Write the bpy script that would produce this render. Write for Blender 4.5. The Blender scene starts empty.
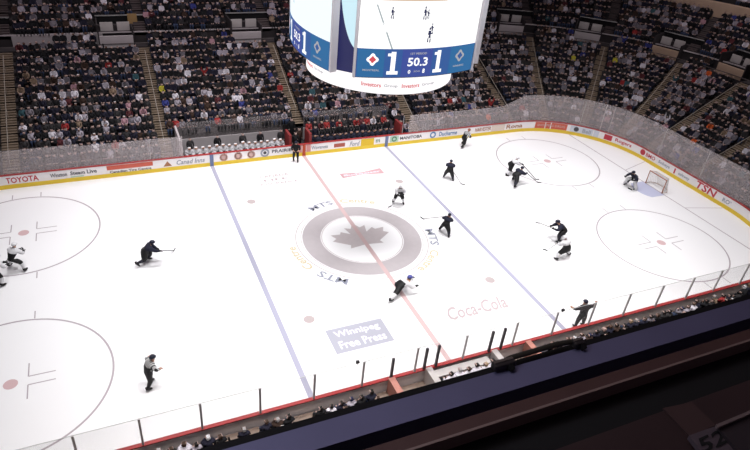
import bpy, bmesh, math, random
from mathutils import Vector, Matrix
random.seed(7)
C = bpy.context.scene.collection
PI = math.pi
# ------------------------------------------------------------------ camera
CP = Vector((-14.85766, -30.65229, 23.05837)); CE = (1.00265, -0.07835, -0.39658); F = 595.72247
cam = bpy.data.cameras.new('camera'); co = bpy.data.objects.new('camera', cam); C.objects.link(co)
co.location = CP; co.rotation_euler = CE
cam.sensor_fit = 'HORIZONTAL'; cam.sensor_width = 36; cam.lens = F * 36 / 750
cam.shift_x = 13.519 / 750; cam.shift_y = -4.320 / 750
cam.clip_start = .05; cam.clip_end = 400
bpy.context.scene.camera = co
from mathutils import Euler
CRI = Euler(CE).to_matrix().transposed()
def px(P):
    q = CRI @ (Vector(P) - CP)
    if q.z > -.1: return (-999, -999)
    return (375 - 13.519 + F * q.x / -q.z, 225 - 4.320 - F * q.y / -q.z)

# ------------------------------------------------------------------ materials
MATS = {}
def mat(name, col, rough=.7, metal=0, noise=0, scale=8, emit=0, spec=.3):
    if name in MATS: return MATS[name]
    m = bpy.data.materials.new(name); m.use_nodes = True; nt = m.node_tree; b = nt.nodes['Principled BSDF']
    b.inputs['Base Color'].default_value = (*col, 1); b.inputs['Roughness'].default_value = rough
    b.inputs['Metallic'].default_value = metal; b.inputs['Specular IOR Level'].default_value = spec
    if noise:
        tc = nt.nodes.new('ShaderNodeTexCoord'); n = nt.nodes.new('ShaderNodeTexNoise'); n.inputs['Scale'].default_value = scale
        n.inputs['Detail'].default_value = 4
        mx = nt.nodes.new('ShaderNodeMix'); mx.data_type = 'RGBA'
        mx.inputs[6].default_value = (*[c * (1 - noise) for c in col], 1); mx.inputs[7].default_value = (*[min(1, c * (1 + noise)) for c in col], 1)
        nt.links.new(tc.outputs['Object'], n.inputs['Vector']); nt.links.new(n.outputs['Fac'], mx.inputs[0])
        nt.links.new(mx.outputs[2], b.inputs['Base Color'])
    if emit:
        b.inputs['Emission Color'].default_value = (*col, 1); b.inputs['Emission Strength'].default_value = emit
        b.inputs['Base Color'].default_value = (.02, .02, .02, 1)
    MATS[name] = m; return m
def glass_mat(name, haze, tint=(.8, .8, .82), clear=.975):
    m = bpy.data.materials.new(name); m.use_nodes = True; nt = m.node_tree; nt.nodes.clear()
    out = nt.nodes.new('ShaderNodeOutputMaterial'); tr = nt.nodes.new('ShaderNodeBsdfTransparent'); tr.inputs[0].default_value = (clear, clear, clear, 1)
    df = nt.nodes.new('ShaderNodeBsdfDiffuse'); df.inputs[0].default_value = (*tint, 1)
    tl = nt.nodes.new('ShaderNodeBsdfTranslucent'); tl.inputs[0].default_value = (*tint, 1)
    a = nt.nodes.new('ShaderNodeMixShader'); a.inputs[0].default_value = .35
    tc = nt.nodes.new('ShaderNodeTexCoord'); n = nt.nodes.new('ShaderNodeTexNoise'); n.inputs['Scale'].default_value = 1.6; n.inputs['Detail'].default_value = 6
    mr = nt.nodes.new('ShaderNodeMapRange'); mr.inputs[1].default_value = .3; mr.inputs[2].default_value = .7; mr.inputs[3].default_value = haze * .88; mr.inputs[4].default_value = haze * 1.12
    x = nt.nodes.new('ShaderNodeMixShader')
    L = nt.links.new
    L(tc.outputs['Object'], n.inputs['Vector']); L(n.outputs['Fac'], mr.inputs[0]); L(mr.outputs[0], x.inputs[0])
    L(df.outputs[0], a.inputs[1]); L(tl.outputs[0], a.inputs[2]); L(tr.outputs[0], x.inputs[1]); L(a.outputs[0], x.inputs[2])
    gl = nt.nodes.new('ShaderNodeBsdfGlossy'); gl.inputs['Roughness'].default_value = .15
    y = nt.nodes.new('ShaderNodeMixShader'); y.inputs[0].default_value = .015
    L(x.outputs[0], y.inputs[1]); L(gl.outputs[0], y.inputs[2]); L(y.outputs[0], out.inputs[0])
    return m
ICE = mat('ice', (.84, .84, .85), .45, noise=.02, scale=.35, spec=.2)
M_BLUE = mat('blue_paint_under_ice', (.36, .36, .46), .5)
M_RED = mat('red_paint_under_ice', (.56, .41, .41), .5)
M_THIN = mat('thin_paint_under_ice', (.40, .35, .38), .5)
M_DOT = mat('dot_paint_under_ice', (.60, .42, .43), .5)
M_GDOT = mat('neutral_dot_paint', (.42, .36, .36), .5)
M_GREY = mat('grey_logo_paint', (.44, .405, .42), .5, noise=.06, scale=3)
M_LEAF = mat('leaf_logo_paint', (.52, .47, .48), .5, noise=.08, scale=3)
M_CREASE = mat('crease_paint', (.50, .52, .68), .5)
M_LB = mat('grey_blue_lettering', (.27, .285, .35), .5)
M_LY = mat('yellow_lettering', (.58, .49, .33), .5)
M_PINK = mat('faded_red_lettering', (.54, .33, .35), .5)
M_FAINT = mat('faint_lettering', (.45, .38, .39), .5)
M_BOX = mat('blue_box_paint', (.38, .385, .45), .5)
M_ICEW = mat('white_lettering', (.72, .72, .80), .5)
M_BOARD = mat('white_board', (.86, .83, .84), .4)
M_YEL = mat('yellow_kick', (.78, .56, .05), .45)
M_CAP = mat('red_cap', (.36, .035, .035), .4)
M_STEEL = mat('steel', (.32, .31, .31), .4, .5)
M_DPOST = mat('dark_post', (.04, .035, .04), .5)
M_GLF = glass_mat('far_glass', .25, (.86, .78, .79)); M_GLB = glass_mat('bench_glass', .12, (.86, .78, .79)); M_GLN = glass_mat('near_glass', .03, clear=.93)
M_CONC = mat('concrete', (.11, .095, .095), .85, noise=.3, scale=1.5)
M_AISLE = mat('aisle_concrete', (.165, .125, .09), .85, noise=.25, scale=2)
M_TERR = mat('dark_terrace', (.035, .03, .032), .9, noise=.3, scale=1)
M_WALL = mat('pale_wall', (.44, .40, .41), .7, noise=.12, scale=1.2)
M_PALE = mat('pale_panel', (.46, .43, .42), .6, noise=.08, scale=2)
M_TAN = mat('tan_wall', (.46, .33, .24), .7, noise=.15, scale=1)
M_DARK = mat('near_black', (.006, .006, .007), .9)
M_SEAT = mat('navy_seat', (.012, .012, .02), .6)
M_WHT = mat('white_fabric', (.66, .66, .68), .8)
M_BLK = mat('black_rubber', (.008, .008, .009), .6)
M_NAVY = mat('navy_jersey', (.013, .014, .03), .8)
M_SOCK = mat('dark_sock', (.02, .02, .03), .8)
M_SKIN = mat('skin', (.45, .27, .2), .6)
M_LEAD = mat('blade_steel', (.5, .5, .52), .3, .8)
M_STICK = mat('stick_shaft', (.06, .055, .055), .5)
M_REDF = mat('red_fabric', (.35, .03, .03), .8)
M_DRED = mat('dark_red_panel', (.22, .03, .03), .6)
M_GOAL = mat('red_goal_pipe', (.40, .16, .10), .4)
M_NET = mat('white_netting', (.55, .52, .50), .8)
def stripe_mat():
    m = mat('striped_shirt', (.5, .5, .5), .8); nt = m.node_tree; b = nt.nodes['Principled BSDF']
    tc = nt.nodes.new('ShaderNodeTexCoord'); w = nt.nodes.new('ShaderNodeTexWave'); w.bands_direction = 'X'; w.inputs['Scale'].default_value = 3.2
    r = nt.nodes.new('ShaderNodeValToRGB'); r.color_ramp.interpolation = 'CONSTANT'; r.color_ramp.elements[0].color = (.01, .01, .01, 1)
    r.color_ramp.elements[1].position = .5; r.color_ramp.elements[1].color = (.6, .6, .6, 1)
    nt.links.new(tc.outputs['Object'], w.inputs['Vector']); nt.links.new(w.outputs['Fac'], r.inputs[0]); nt.links.new(r.outputs[0], b.inputs['Base Color'])
    return m
M_STRIPE = stripe_mat()

# ------------------------------------------------------------------ mesh helpers
class MB:
    def __init__(s): s.v = []; s.f = []; s.m = []
    def add(s, vs, fs, mi=0):
        o = len(s.v); s.v += [tuple(v) for v in vs]; s.f += [tuple(i + o for i in f) for f in fs]; s.m += [mi] * len(fs); return s
    def box(s, x0, x1, y0, y1, z0, z1, mi=0, M=None):
        vs = [Vector((x, y, z)) for x in (x0, x1) for y in (y0, y1) for z in (z0, z1)]
        if M: vs = [M @ v for v in vs]
        return s.add(vs, [(0, 1, 3, 2), (4, 6, 7, 5), (0, 4, 5, 1), (2, 3, 7, 6), (0, 2, 6, 4), (1, 5, 7, 3)], mi)
    def tube(s, pts, r, n=8, mi=0, caps=True):
        pts = [Vector(p) for p in pts]; vs = []; fs = []
        rr = r if isinstance(r, (list, tuple)) else [r] * len(pts)
        for i, p in enumerate(pts):
            d = (pts[min(i + 1, len(pts) - 1)] - pts[max(i - 1, 0)]).normalized()
            a = d.orthogonal().normalized() if i == 0 else (a - d * a.dot(d)).normalized()
            b = d.cross(a)
            vs += [p + (a * math.cos(2 * PI * k / n) + b * math.sin(2 * PI * k / n)) * rr[i] for k in range(n)]
        for i in range(len(pts) - 1):
            fs += [(i * n + k, i * n + (k + 1) % n, (i + 1) * n + (k + 1) % n, (i + 1) * n + k) for k in range(n)]
        if caps: fs += [tuple(range(n))[::-1], tuple((len(pts) - 1) * n + k for k in range(n))]
        return s.add(vs, fs, mi)
    def ball(s, c, r, n=10, mi=0, sz=(1, 1, 1), zmin=-1):
        m = n // 2; vs = []; fs = []
        for i in range(m + 1):
            t = PI * i / m
            for k in range(n):
                z = max(math.cos(t), zmin); q = math.sin(t)
                vs.append((c[0] + r * sz[0] * q * math.cos(2 * PI * k / n), c[1] + r * sz[1] * q * math.sin(2 * PI * k / n), c[2] + r * sz[2] * z))
        for i in range(m):
            fs += [(i * n + k, (i + 1) * n + k, (i + 1) * n + (k + 1) % n, i * n + (k + 1) % n) for k in range(n)]
        return s.add(vs, fs, mi)
    def poly(s, pts, z0, z1, mi=0):
        n = len(pts)
        return s.add([(x, y, z1) for x, y in pts] + [(x, y, z0) for x, y in pts], [tuple(range(n)), tuple(range(2 * n - 1, n - 1, -1))] + [(i, i + n, (i + 1) % n + n, (i + 1) % n) for i in range(n)], mi)
    def ring(s, cx, cy, r0, r1, z, a0=0, a1=2 * PI, n=96, mi=0):
        vs = []; fs = []
        for i in range(n + 1):
            a = a0 + (a1 - a0) * i / n
            vs += [(cx + r0 * math.cos(a), cy + r0 * math.sin(a), z), (cx + r1 * math.cos(a), cy + r1 * math.sin(a), z)]
        return s.add(vs, [(2 * i, 2 * i + 1, 2 * i + 3, 2 * i + 2) for i in range(n)], mi)
    def mesh(s, name, mats, smooth=False):
        me = bpy.data.meshes.new(name); me.from_pydata(s.v, [], s.f)
        for m in (mats if isinstance(mats, (list, tuple)) else [mats]): me.materials.append(m)
        me.polygons.foreach_set('material_index', s.m)
        if smooth: me.polygons.foreach_set('use_smooth', [True] * len(s.f))
        me.update(); return me
    def build(s, name, mats, parent=None, smooth=False, loc=None, **kw):
        return link(name, s.mesh(name, mats, smooth), parent, loc, **kw)
def link(name, me, parent=None, loc=None, rz=0, label=None, cat=None, group=None, kind=None):
    o = bpy.data.objects.new(name, me); C.objects.link(o)
    if parent: o.parent = parent
    if loc is not None: o.location = loc
    if rz: o.rotation_euler.z = rz
    tag(o, label, cat, group, kind); return o
def tag(o, label=None, cat=None, group=None, kind=None):
    if label: o['label'] = label
    if cat: o['category'] = cat
    if group: o['group'] = group
    if kind: o['kind'] = kind
def thing(name, label, cat, loc=(0, 0, 0), rz=0, group=None):
    return link(name, None, None, loc, rz, label, cat, group)
def struct(mb, name, m, label=None, cat=None):
    return mb.build(name, m, kind='structure', label=label, cat=cat)
_tc = {}
def text_geo(body, off=.022):
    if body in _tc: return _tc[body]
    cu = bpy.data.curves.new('lettering', 'FONT'); cu.body = body; cu.size = 1; cu.resolution_u = 2; cu.offset = off
    o = bpy.data.objects.new('lettering', cu); C.objects.link(o)
    dg = bpy.context.evaluated_depsgraph_get(); dg.update()
    me = bpy.data.meshes.new_from_object(o.evaluated_get(dg))
    v = [tuple(x.co) for x in me.vertices]; f = [tuple(p.vertices) for p in me.polygons]
    bpy.data.objects.remove(o); bpy.data.meshes.remove(me)
    x0 = min(a[0] for a in v); x1 = max(a[0] for a in v); y0 = min(a[1] for a in v); y1 = max(a[1] for a in v)
    v = [((a[0] - x0) / (x1 - x0), (a[1] - y0) / (y1 - y0)) for a in v]
    _tc[body] = (v, f); return _tc[body]
def put_text(mb, body, fn, mi=0, slant=0):
    """fn maps (u,v) in 0..1 to a 3-D point"""
    v, f = text_geo(body)
    mb.add([fn(a + slant * (b - .5), b) for a, b in v], f, mi)

NUM = 'zero one two three four five six seven eight nine ten eleven twelve thirteen fourteen fifteen sixteen seventeen eighteen nineteen twenty'.split()
def nw(n):
    if n <= 20: return NUM[n]
    t = ['', '', 'twenty', 'thirty', 'forty', 'fifty', 'sixty', 'seventy', 'eighty', 'ninety'][n // 10]
    return t + ('-' + NUM[n % 10] if n % 10 else '')

# ------------------------------------------------------------------ ice (floor) and markings
RX, RY, RR = 30.48, 12.95, 8.53
CX, CY = RX - RR, RY - RR
def loop(off, n=20):
    pts = []
    for sx, sy, a0 in ((1, 1, 0), (-1, 1, PI / 2), (-1, -1, PI), (1, -1, 1.5 * PI)):
        for i in range(n + 1):
            a = a0 + PI / 2 * i / n
            pts.append((sx * CX + (RR + off) * math.cos(a), sy * CY + (RR + off) * math.sin(a)))
    return pts
b = MB(); b.poly(loop(.05), -.15, 0)
floor = struct(b, 'floor', ICE, 'white sheet of rink ice with painted lines and logos', 'ice')
Z = .004
def mark(name, mb, m): return mb.build(name, m, floor)
b = MB(); b.box(-.15, .15, -RY, RY, 0, Z + .001); mark('centre_line', b, M_RED)
for x in (-7.77, 7.77):
    b = MB(); b.box(x - .15, x + .15, -RY, RY, 0, Z); mark('blue_line', b, M_BLUE)
for s in (-1, 1):
    b = MB(); b.box(s * 27.13 - .045, s * 27.13 + .045, -11.1, 11.1, 0, Z + .001); mark('goal_line', b, M_THIN)
    b = MB()
    for t in (-1, 1):
        p0 = Vector((s * 27.13, t * 2.03 * 1.65)); p1 = Vector((s * 30.4, t * 4.27))
        d = (p1 - p0).normalized(); n = Vector((-d.y, d.x)) * .03
        b.add([(*(p0 + n), Z), (*(p0 - n), Z), (*(p1 - n), Z), (*(p1 + n), Z)], [(0, 1, 2, 3)])
    mark('trapezoid_line', b, M_THIN)
    b = MB(); a0 = PI / 2 if s > 0 else -PI / 2
    pts = [(s * 27.1, -1.22)] + [(s * (27.1 - 1.83 * math.cos(math.asin(max(-1, min(1, y / 1.83))))), y) for y in [-1.22 + 2.44 * i / 16 for i in range(17)]] + [(s * 27.1, 1.22)]
    if s > 0: pts.reverse()
    b.poly(pts, 0, Z); mark('goal_crease', b, M_CREASE)
    for t in (-1, 1):
        cx, cy = s * 21.03, t * 6.71
        b = MB(); b.ring(cx, cy, 4.52, 4.62, Z)
        for q in (-1, 1):
            for h in (-.9, .9): b.box(cx + h - .03, cx + h + .03, cy + q * 4.57, cy + q * 5.2, 0, Z)
            for h in (-1, 1):
                ax, ay = cx + q * .75, cy + h * .28
                b.box(min(ax, ax + q * 1.2), max(ax, ax + q * 1.2), ay - .03, ay + .03, 0, Z)
                b.box(ax - .03, ax + .03, min(ay, ay + h * .9), max(ay, ay + h * .9), 0, Z)
        mark('faceoff_circle', b, M_THIN)
        b = MB(); b.ring(cx, cy, 0, .32, Z, n=32); mark('faceoff_dot', b, M_DOT)
for x in (-6.1, 6.1):
    for y in (-6.71, 6.71):
        b = MB(); b.ring(x, y, 0, .32, Z, n=32); mark('neutral_dot', b, M_GDOT)
b = MB(); b.ring(0, 0, 4.54, 4.60, Z, n=128); mark('centre_circle', b, M_FAINT)
b = MB(); b.ring(0, 0, 2.88, 4.12, Z, n=128); mark('logo_ring', b, M_GREY)
b = MB(); b.ring(0, 0, 2.78, 2.82, Z, n=128); b.ring(0, 0, 4.20, 4.24, Z, n=128); mark('logo_outline', b, M_FAINT)
leaf = [(0, 1), (.16, .66), (.36, .76), (.28, .34), (.55, .56), (.62, .42), (.93, .46), (.82, .2), (.98, .08), (.5, -.3), (.56, -.48), (.06, -.40), (.05, -.95)]
leaf = leaf + [(-x, y) for x, y in leaf[::-1][:-1]]
b = MB(); b.add([(x * 2.15, y * 1.95, Z) for x, y in leaf][::-1], [tuple(range(len(leaf)))])
me = b.mesh('maple_leaf', M_LEAF); bm = bmesh.new(); bm.from_mesh(me); bmesh.ops.triangulate(bm, faces=bm.faces[:]); bm.normal_update()
for f in bm.faces:
    if f.normal.z < 0: f.normal_flip()
bm.to_mesh(me); bm.free(); link('maple_leaf', me, floor)
for k in range(3):
    for body, a0, a1, m in (('MTS', 117, 94, M_LB), ('Centre', 87, 56, M_LY)):
        A0, A1 = math.radians(a0 - 120 * k), math.radians(a1 - 120 * k)
        b = MB(); put_text(b, body, lambda u, v: ((4.72 + .62 * v) * math.cos(A0 + (A1 - A0) * u), (4.72 + .62 * v) * math.sin(A0 + (A1 - A0) * u), Z))
        mark('arena_lettering', b, m)
b = MB(); b.box(-5.56, -2.15, -9.76, -7.87, 0, Z)
bx = mark('newspaper_advert', b, M_BOX)
b = MB(); put_text(b, 'Winnipeg', lambda u, v: (-5.2 + 2.7 * u, -8.72 + .62 * v, Z + .002)); put_text(b, 'Free Press', lambda u, v: (-5.2 + 2.75 * u, -9.5 + .6 * v, Z + .002))
b.build('advert_lettering', M_ICEW, bx)
b = MB(); put_text(b, 'Coca-Cola', lambda u, v: (1.75 + 4.15 * u, -9.35 + 1.1 * v, Z), slant=.08); mark('script_lettering', b, M_FAINT)
b = MB(); b.add([(1.8, 8.35, Z), (1.8, 9.15, Z), (3.65, 8.92, Z), (5.5, 9.25, Z), (5.5, 8.25, Z), (3.65, 8.55, Z)], [(5, 4, 3, 2), (0, 5, 2, 1)]); bt = mark('bowtie_advert', b, M_PINK)
b = MB(); put_text(b, 'Budweiser', lambda u, v: (2.05 + 3.25 * u, 8.6 + .3 * v, Z + .002)); b.build('advert_lettering', M_ICEW, bt)
b = MB()
put_text(b, 'CANADA', lambda u, v: (-4.6 + 2.4 * u, 9.95 + .42 * v, Z)); put_text(b, 'LIFE', lambda u, v: (-4.4 + 2.0 * u, 9.35 + .36 * v, Z)); put_text(b, 'ASSURANCE', lambda u, v: (-4.9 + 3.1 * u, 8.75 + .34 * v, Z))
mark('faint_advert_lettering', b, M_FAINT)

# ------------------------------------------------------------------ boards and glass
boards = thing('dasher_boards', 'white rink boards with yellow kick plate, red cap rail and adverts', 'rink boards')
def sweep(name, o0, o1, z0, z1, m, parent=boards):
    P0, P1 = loop(o0), loop(o1); n = len(P0); b = MB()
    b.add([(*p, z0) for p in P0] + [(*p, z1) for p in P0] + [(*p, z1) for p in P1] + [(*p, z0) for p in P1],
          [(k * n + i, k * n + (i + 1) % n, ((k + 1) % 4) * n + (i + 1) % n, ((k + 1) % 4) * n + i) for k in range(4) for i in range(n)])
    return b.build(name, m, parent)
sweep('board_panel', 0, .10, .0, 1.03, M_BOARD)
sweep('kick_plate', -.012, 0, .0, .33, M_YEL)
sweep('cap_rail', -.03, .16, 1.03, 1.09, M_CAP)
def bp(s, d=0):
    """point on the far boards' path (s = x along the far side, then round the corner and down the end), d metres outward"""
    if s <= CX: return Vector((s, RY + d))
    a = (s - CX) / RR
    if a <= PI / 2: return Vector((CX + (RR + d) * math.sin(a), CY + (RR + d) * math.cos(a)))
    return Vector((RX + d, CY - (s - CX - RR * PI / 2)))
def near(s, d=0):
    """same path mirrored to the near side"""
    p = bp(s, d); return Vector((p.x, -p.y))
# glass panes: each its own part
def pane(path, s0, s1, z1, m, t=.012, z1b=None):
    n = 1 if s1 <= CX or s0 >= CX + RR * PI / 2 else 4
    b = MB(); A = [path(s0 + (s1 - s0) * i / n, .06) for i in range(n + 1)]; B = [path(s0 + (s1 - s0) * i / n, .06 + t) for i in range(n + 1)]
    zz = [z1 + ((z1b or z1) - z1) * i / n for i in range(n + 1)]
    vs = [(*p, 1.09) for p in A] + [(*p, z) for p, z in zip(A, zz)] + [(*p, z) for p, z in zip(B, zz)] + [(*p, 1.09) for p in B]
    k = n + 1
    fs = [(q * k + i, q * k + i + 1, ((q + 1) % 4) * k + i + 1, ((q + 1) % 4) * k + i) for q in range(4) for i in range(n)] + [(0, k, 2 * k, 3 * k), (n, 3 * k + n, 2 * k + n, k + n)]
    b.add(vs, fs); b.build('glass_pane', m, boards)
M_EDGE = mat('glass_edge_strip', (.30, .30, .30), .5)
sF = [-27.0 + 2.46 * i for i in range(40)]
for a in sF:
    e = a + 2.44
    if a < -10 and e > -10.2: e = -9.9
    if -9.9 <= a < 9.0 and a > -10.0: continue
    if e > 50: break
    hi = a > CX - 1.3
    z = 3.75 if hi else (2.95 if a < -18 else 2.8)
    pane(bp, a, e, z, M_GLF, z1b=(3.75 if a < CX < e + 1 else None))
for s, m in ((-9.95, M_PALE), (-12.35, M_STEEL), (9.3, M_STEEL), (28.3, M_STEEL), (30.2, M_PALE), (31.0, M_STEEL), (41.0, M_STEEL), (36.4, M_STEEL)):
    p = bp(s, .10); b = MB(); b.tube([(*p, 1.0), (*p, 2.8 if s < 20 else 3.75)], .035); b.build('glass_post', m, boards)
M_GPOST = mat('grey_post', (.55, .54, .54), .5)
POSTX = [-22.9, -20.5, -18.0, -15.55, -13.11, -10.55, -8.02, -5.6, -2.75, .03, 3.1, 5.7, 8.3, 10.86, 13.4, 15.9, 18.3, 20.7]
for i, x in enumerate(POSTX[:-1]):
    pane(near, x + .02, POSTX[i + 1] - .02, 2.68, M_GLN)
pane(near, 20.72, 24, 2.68, M_GLN); pane(near, 24.02, 27.5, 2.68, M_GLN)
for x in POSTX:
    b = MB(); b.box(x - .045, x + .045, -RY - .12, -RY - .05, 1.05, 2.70); b.build('glass_post', M_GPOST, boards)
for x in (-4.05, -2.22, -1.55, 1.62, 2.36):
    b = MB(); b.box(x - .06, x + .06, -RY - .14, -RY - .04, 1.0, 2.5 if x != -4.05 else 2.4); b.build('box_post', M_DPOST, boards)
b = MB(); b.box(-23, 20.7, -RY - .08, -RY - .06, 2.68, 2.70)
b.build('glass_edge', mat('clear_edge', (.55, .56, .56), .3), boards)
# adverts on the boards: parts, wrapped on the board face
def wrap(s0, s1, z0, z1, d=-.008):
    return lambda u, v: (*bp(s0 + (s1 - s0) * u, d), z0 + (z1 - z0) * v)
def ad_rect(name, s0, s1, z0, z1, m, d=-.005):
    n = max(1, int((s1 - s0) * 2)); b = MB(); vs = []
    for i in range(n + 1):
        p = bp(s0 + (s1 - s0) * i / n, d); vs += [(*p, z0), (*p, z1)]
    b.add(vs, [(2 * i, 2 * i + 2, 2 * i + 3, 2 * i + 1) for i in range(n)]); return b.build(name, m, boards)
def ad_text(t, s0, s1, z0, z1, m, slant=0, d=-.012):
    b = MB(); put_text(b, t, wrap(s0, s1, z0, z1, d), slant=slant); return b.build('board_lettering', m, boards)
def ad_disc(s, z, r, m, r0=0):
    b = MB(); n = 24; vs = []
    for i in range(n):
        a = 2 * PI * i / n
        for q in (r0, r): vs.append((*bp(s + q * math.cos(a), -.012), z + q * math.sin(a)))
    b.add(vs, [(2 * i, 2 * i + 1, (2 * i + 3) % (2 * n), (2 * i + 2) % (2 * n)) for i in range(n)]); return b.build('round_logo', m, boards)
R_ = mat('advert_red', (.50, .04, .06), .5); K_ = mat('advert_black', (.07, .07, .08), .5); G_ = mat('advert_grey', (.32, .34, .40), .5)
BL = mat('advert_blue', (.10, .22, .42), .5); O_ = mat('advert_orange', (.60, .18, .10), .5); BR = mat('advert_brown', (.36, .16, .08), .5); GN = mat('advert_green', (.10, .24, .14), .5)
LG = mat('advert_pale_green', (.45, .62, .50), .5); PK = mat('advert_pink', (.62, .40, .36), .5)
ad_disc(-22.75, .65, .28, R_, .2); ad_text('TOYOTA', -22.3, -20.2, .42, .88, R_)
ad_text('Winston', -19.44, -18.32, .52, .84, K_); ad_text('Steam', -18.1, -17.1, .55, .86, K_); ad_rect('advert_patch', -18.1, -17.2, .36, .46, LG); ad_text('Live', -16.96, -16.28, .55, .88, K_)
ad_rect('advert_patch', -15.58, -12.26, .62, .98, mat('advert_salmon', (.58, .12, .08), .5)); ad_text('Canadian Tire Centre', -15.4, -12.4, .34, .55, K_)
b = MB(); vs = [(*bp(s, -.012), z) for s, z in ((-11.5, .42), (-10.85, .42), (-11.18, .86))]; b.add(vs, [(0, 1, 2)]); b.build('triangle_logo', BR, boards)
ad_text('Canad Inns', -10.5, -8.3, .45, .85, G_, .04)
for s in (-6.8, -5.63, -4.55): ad_disc(s, .66, .34, PK); ad_disc(s, .66, .27, O_, .20)
ad_disc(-3.4, .68, .38, G_, .22); ad_disc(-3.4, .68, .14, K_); ad_text('PRAIRIE', -2.8, -1.1, .58, .86, K_)
ad_rect('red_line_mark', -.15, .15, .0, 1.03, mat('mark_red', (.5, .08, .03), .5), -.02)
for s in (-7.77, 7.77): ad_rect('blue_line_mark', s - .15, s + .15, .0, 1.03, mat('mark_blue', (.16, .2, .34), .5), -.02)
ad_rect('advert_patch', -.85, -.2, .30, 1.0, mat('advert_rose', (.62, .28, .26), .5)); ad_rect('advert_patch', .2, .6, .30, 1.0, mat('advert_rose', (.62, .28, .26), .5))
ad_text('Wawanesa', .65, 2.16, .50, .84, G_); ad_rect('advert_patch', 2.72, 3.74, .46, .82, mat('advert_maroon', (.40, .10, .07), .5)); ad_text('Ford', 4.22, 5.1, .4, .85, G_, .1)
ad_rect('advert_patch', 5.26, 6.52, .30, .98, mat('advert_yellow', (.72, .48, .03), .5)); ad_text('m', 6.7, 7.1, .5, .8, GN)
ad_rect('advert_patch', 8.1, 8.95, .36, .95, LG); ad_disc(8.52, .66, .26, GN, .14); ad_text('MANITOBA', 9.1, 11.36, .52, .82, K_)
ad_disc(12.5, .66, .32, BL, .18); ad_text('Ducharme', 13.16, 15.1, .45, .88, BL)
ad_text('HARVESTER', 17.1, 18.9, .50, .88, BR); ad_rect('advert_patch', 18.95, 20.5, .30, .98, mat('advert_cream', (.72, .62, .55), .5))
ad_text('Rona', 20.7, 22.6, .45, .88, BR); ad_rect('advert_patch', 23.98, 27.2, .34, .98, mat('advert_salmon', (.58, .12, .08), .5)); ad_text('SHOPPERS DRUG', 24.2, 27.0, .55, .80, PK, 0, -.02)
ad_rect('advert_patch', 27.5, 30.3, .32, .98, mat('advert_ice_blue', (.62, .66, .74), .5)); ad_disc(28.1, .66, .24, K_); ad_text('Bell', 28.7, 29.5, .45, .85, G_, 0, -.02)
ad_rect('advert_patch', 30.8, 31.6, .4, .92, R_); ad_text('Rogers', 31.9, 33.6, .45, .88, R_); ad_disc(34.9, .68, .28, R_); ad_text('BMO', 35.3, 36.4, .48, .84, R_)
ad_text('Sobeys', 36.8, 38.1, .48, .84, G_); ad_text('I', 38.6, 38.75, .4, .9, R_); ad_text('safeway', 39.1, 40.3, .45, .8, G_); ad_text('TSN', 41.0, 43.0, .34, .98, R_, .05); ad_text('ROYALBANK', 43.7, 46.6, .45, .82, G_); ad_text('RBC', 46.9, 48, .4, .9, R_)

# ------------------------------------------------------------------ seating bowl
S_END = CX + RR * PI / 2 + 24
BZ0, BZ1 = -10.2, 9.4                   # the stretch of the far side taken up by the players' benches
def norm(s):
    p = bp(s, 0); q = bp(s, 1); return (q - p)
TR, RI, NR = .74, .34, 16
def prof(kind):
    P = []
    if kind == 'bench': P += [(.16, 0), (.16, .02), (3.12, .02)]; i0 = 3
    else: P += [(.16, 0), (.16, .5), (.9, .5)]; i0 = 0
    for i in range(i0, NR): d = .9 + TR * i; z = .55 + RI * i; P += [(d, z), (d + TR, z)]
    P += [(.9 + TR * NR, 6.0), (13.8, 6.0), (13.8, 7.0)]
    for j in range(8): d = 13.8 + .85 * j; z = 7.0 + .425 * j; P += [(d, z), (d + .85, z)]
    P += [(20.6, 11.2)]
    for j in range(8): d = 20.6 + .85 * j; z = 11.2 + .45 * j; P += [(d, z), (d + .85, z)]
    return P
def terrace(s0, s1, n, kind, name):
    P = prof(kind); b = MB(); k = len(P); vs = []
    for i in range(n + 1):
        s = s0 + (s1 - s0) * i / n
        for d, z in P: q = bp(s, d); vs.append((q.x, q.y, z))
    b.add(vs, [(i * k + j, (i + 1) * k + j, (i + 1) * k + j + 1, i * k + j + 1) for i in range(n) for j in range(k - 1)])
    struct(b, name, M_TERR, None, None)
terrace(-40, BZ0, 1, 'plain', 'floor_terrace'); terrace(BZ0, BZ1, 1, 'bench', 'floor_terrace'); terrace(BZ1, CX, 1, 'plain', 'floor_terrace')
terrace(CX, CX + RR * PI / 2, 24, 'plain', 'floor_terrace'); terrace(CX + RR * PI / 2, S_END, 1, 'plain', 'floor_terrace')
# tan concourse wall
def band(name, s0, s1, n, d0, d1, z0, z1, m, **kw):
    b = MB(); vs = []
    for i in range(n + 1):
        s = s0 + (s1 - s0) * i / n
        for d, z in ((d0, z0), (d0, z1), (d1, z1), (d1, z0)): q = bp(s, d); vs.append((q.x, q.y, z))
    b.add(vs, [(4 * i + j, 4 * i + 4 + j, 4 * i + 4 + (j + 1) % 4, 4 * i + (j + 1) % 4) for i in range(n) for j in range(4)] + [(0, 1, 2, 3), (4 * n + 3, 4 * n + 2, 4 * n + 1, 4 * n)])
    return b.build(name, m, **kw)
band('wall_concourse', -26, S_END, 60, 19.7, 20.55, 9.4, 11.3, M_TAN, kind='structure')
band('trim_1', -26, S_END, 60, 13.74, 13.82, 6.98, 7.08, M_WALL, kind='structure')
band('wall_walkway', -21.4, -14.3, 1, 13.70, 13.78, 6.0, 7.0, M_WALL, kind='structure')
band('trim_2', -26, S_END, 60, 12.72, 12.78, 6.3, 6.36, M_CONC, kind='structure')
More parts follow.
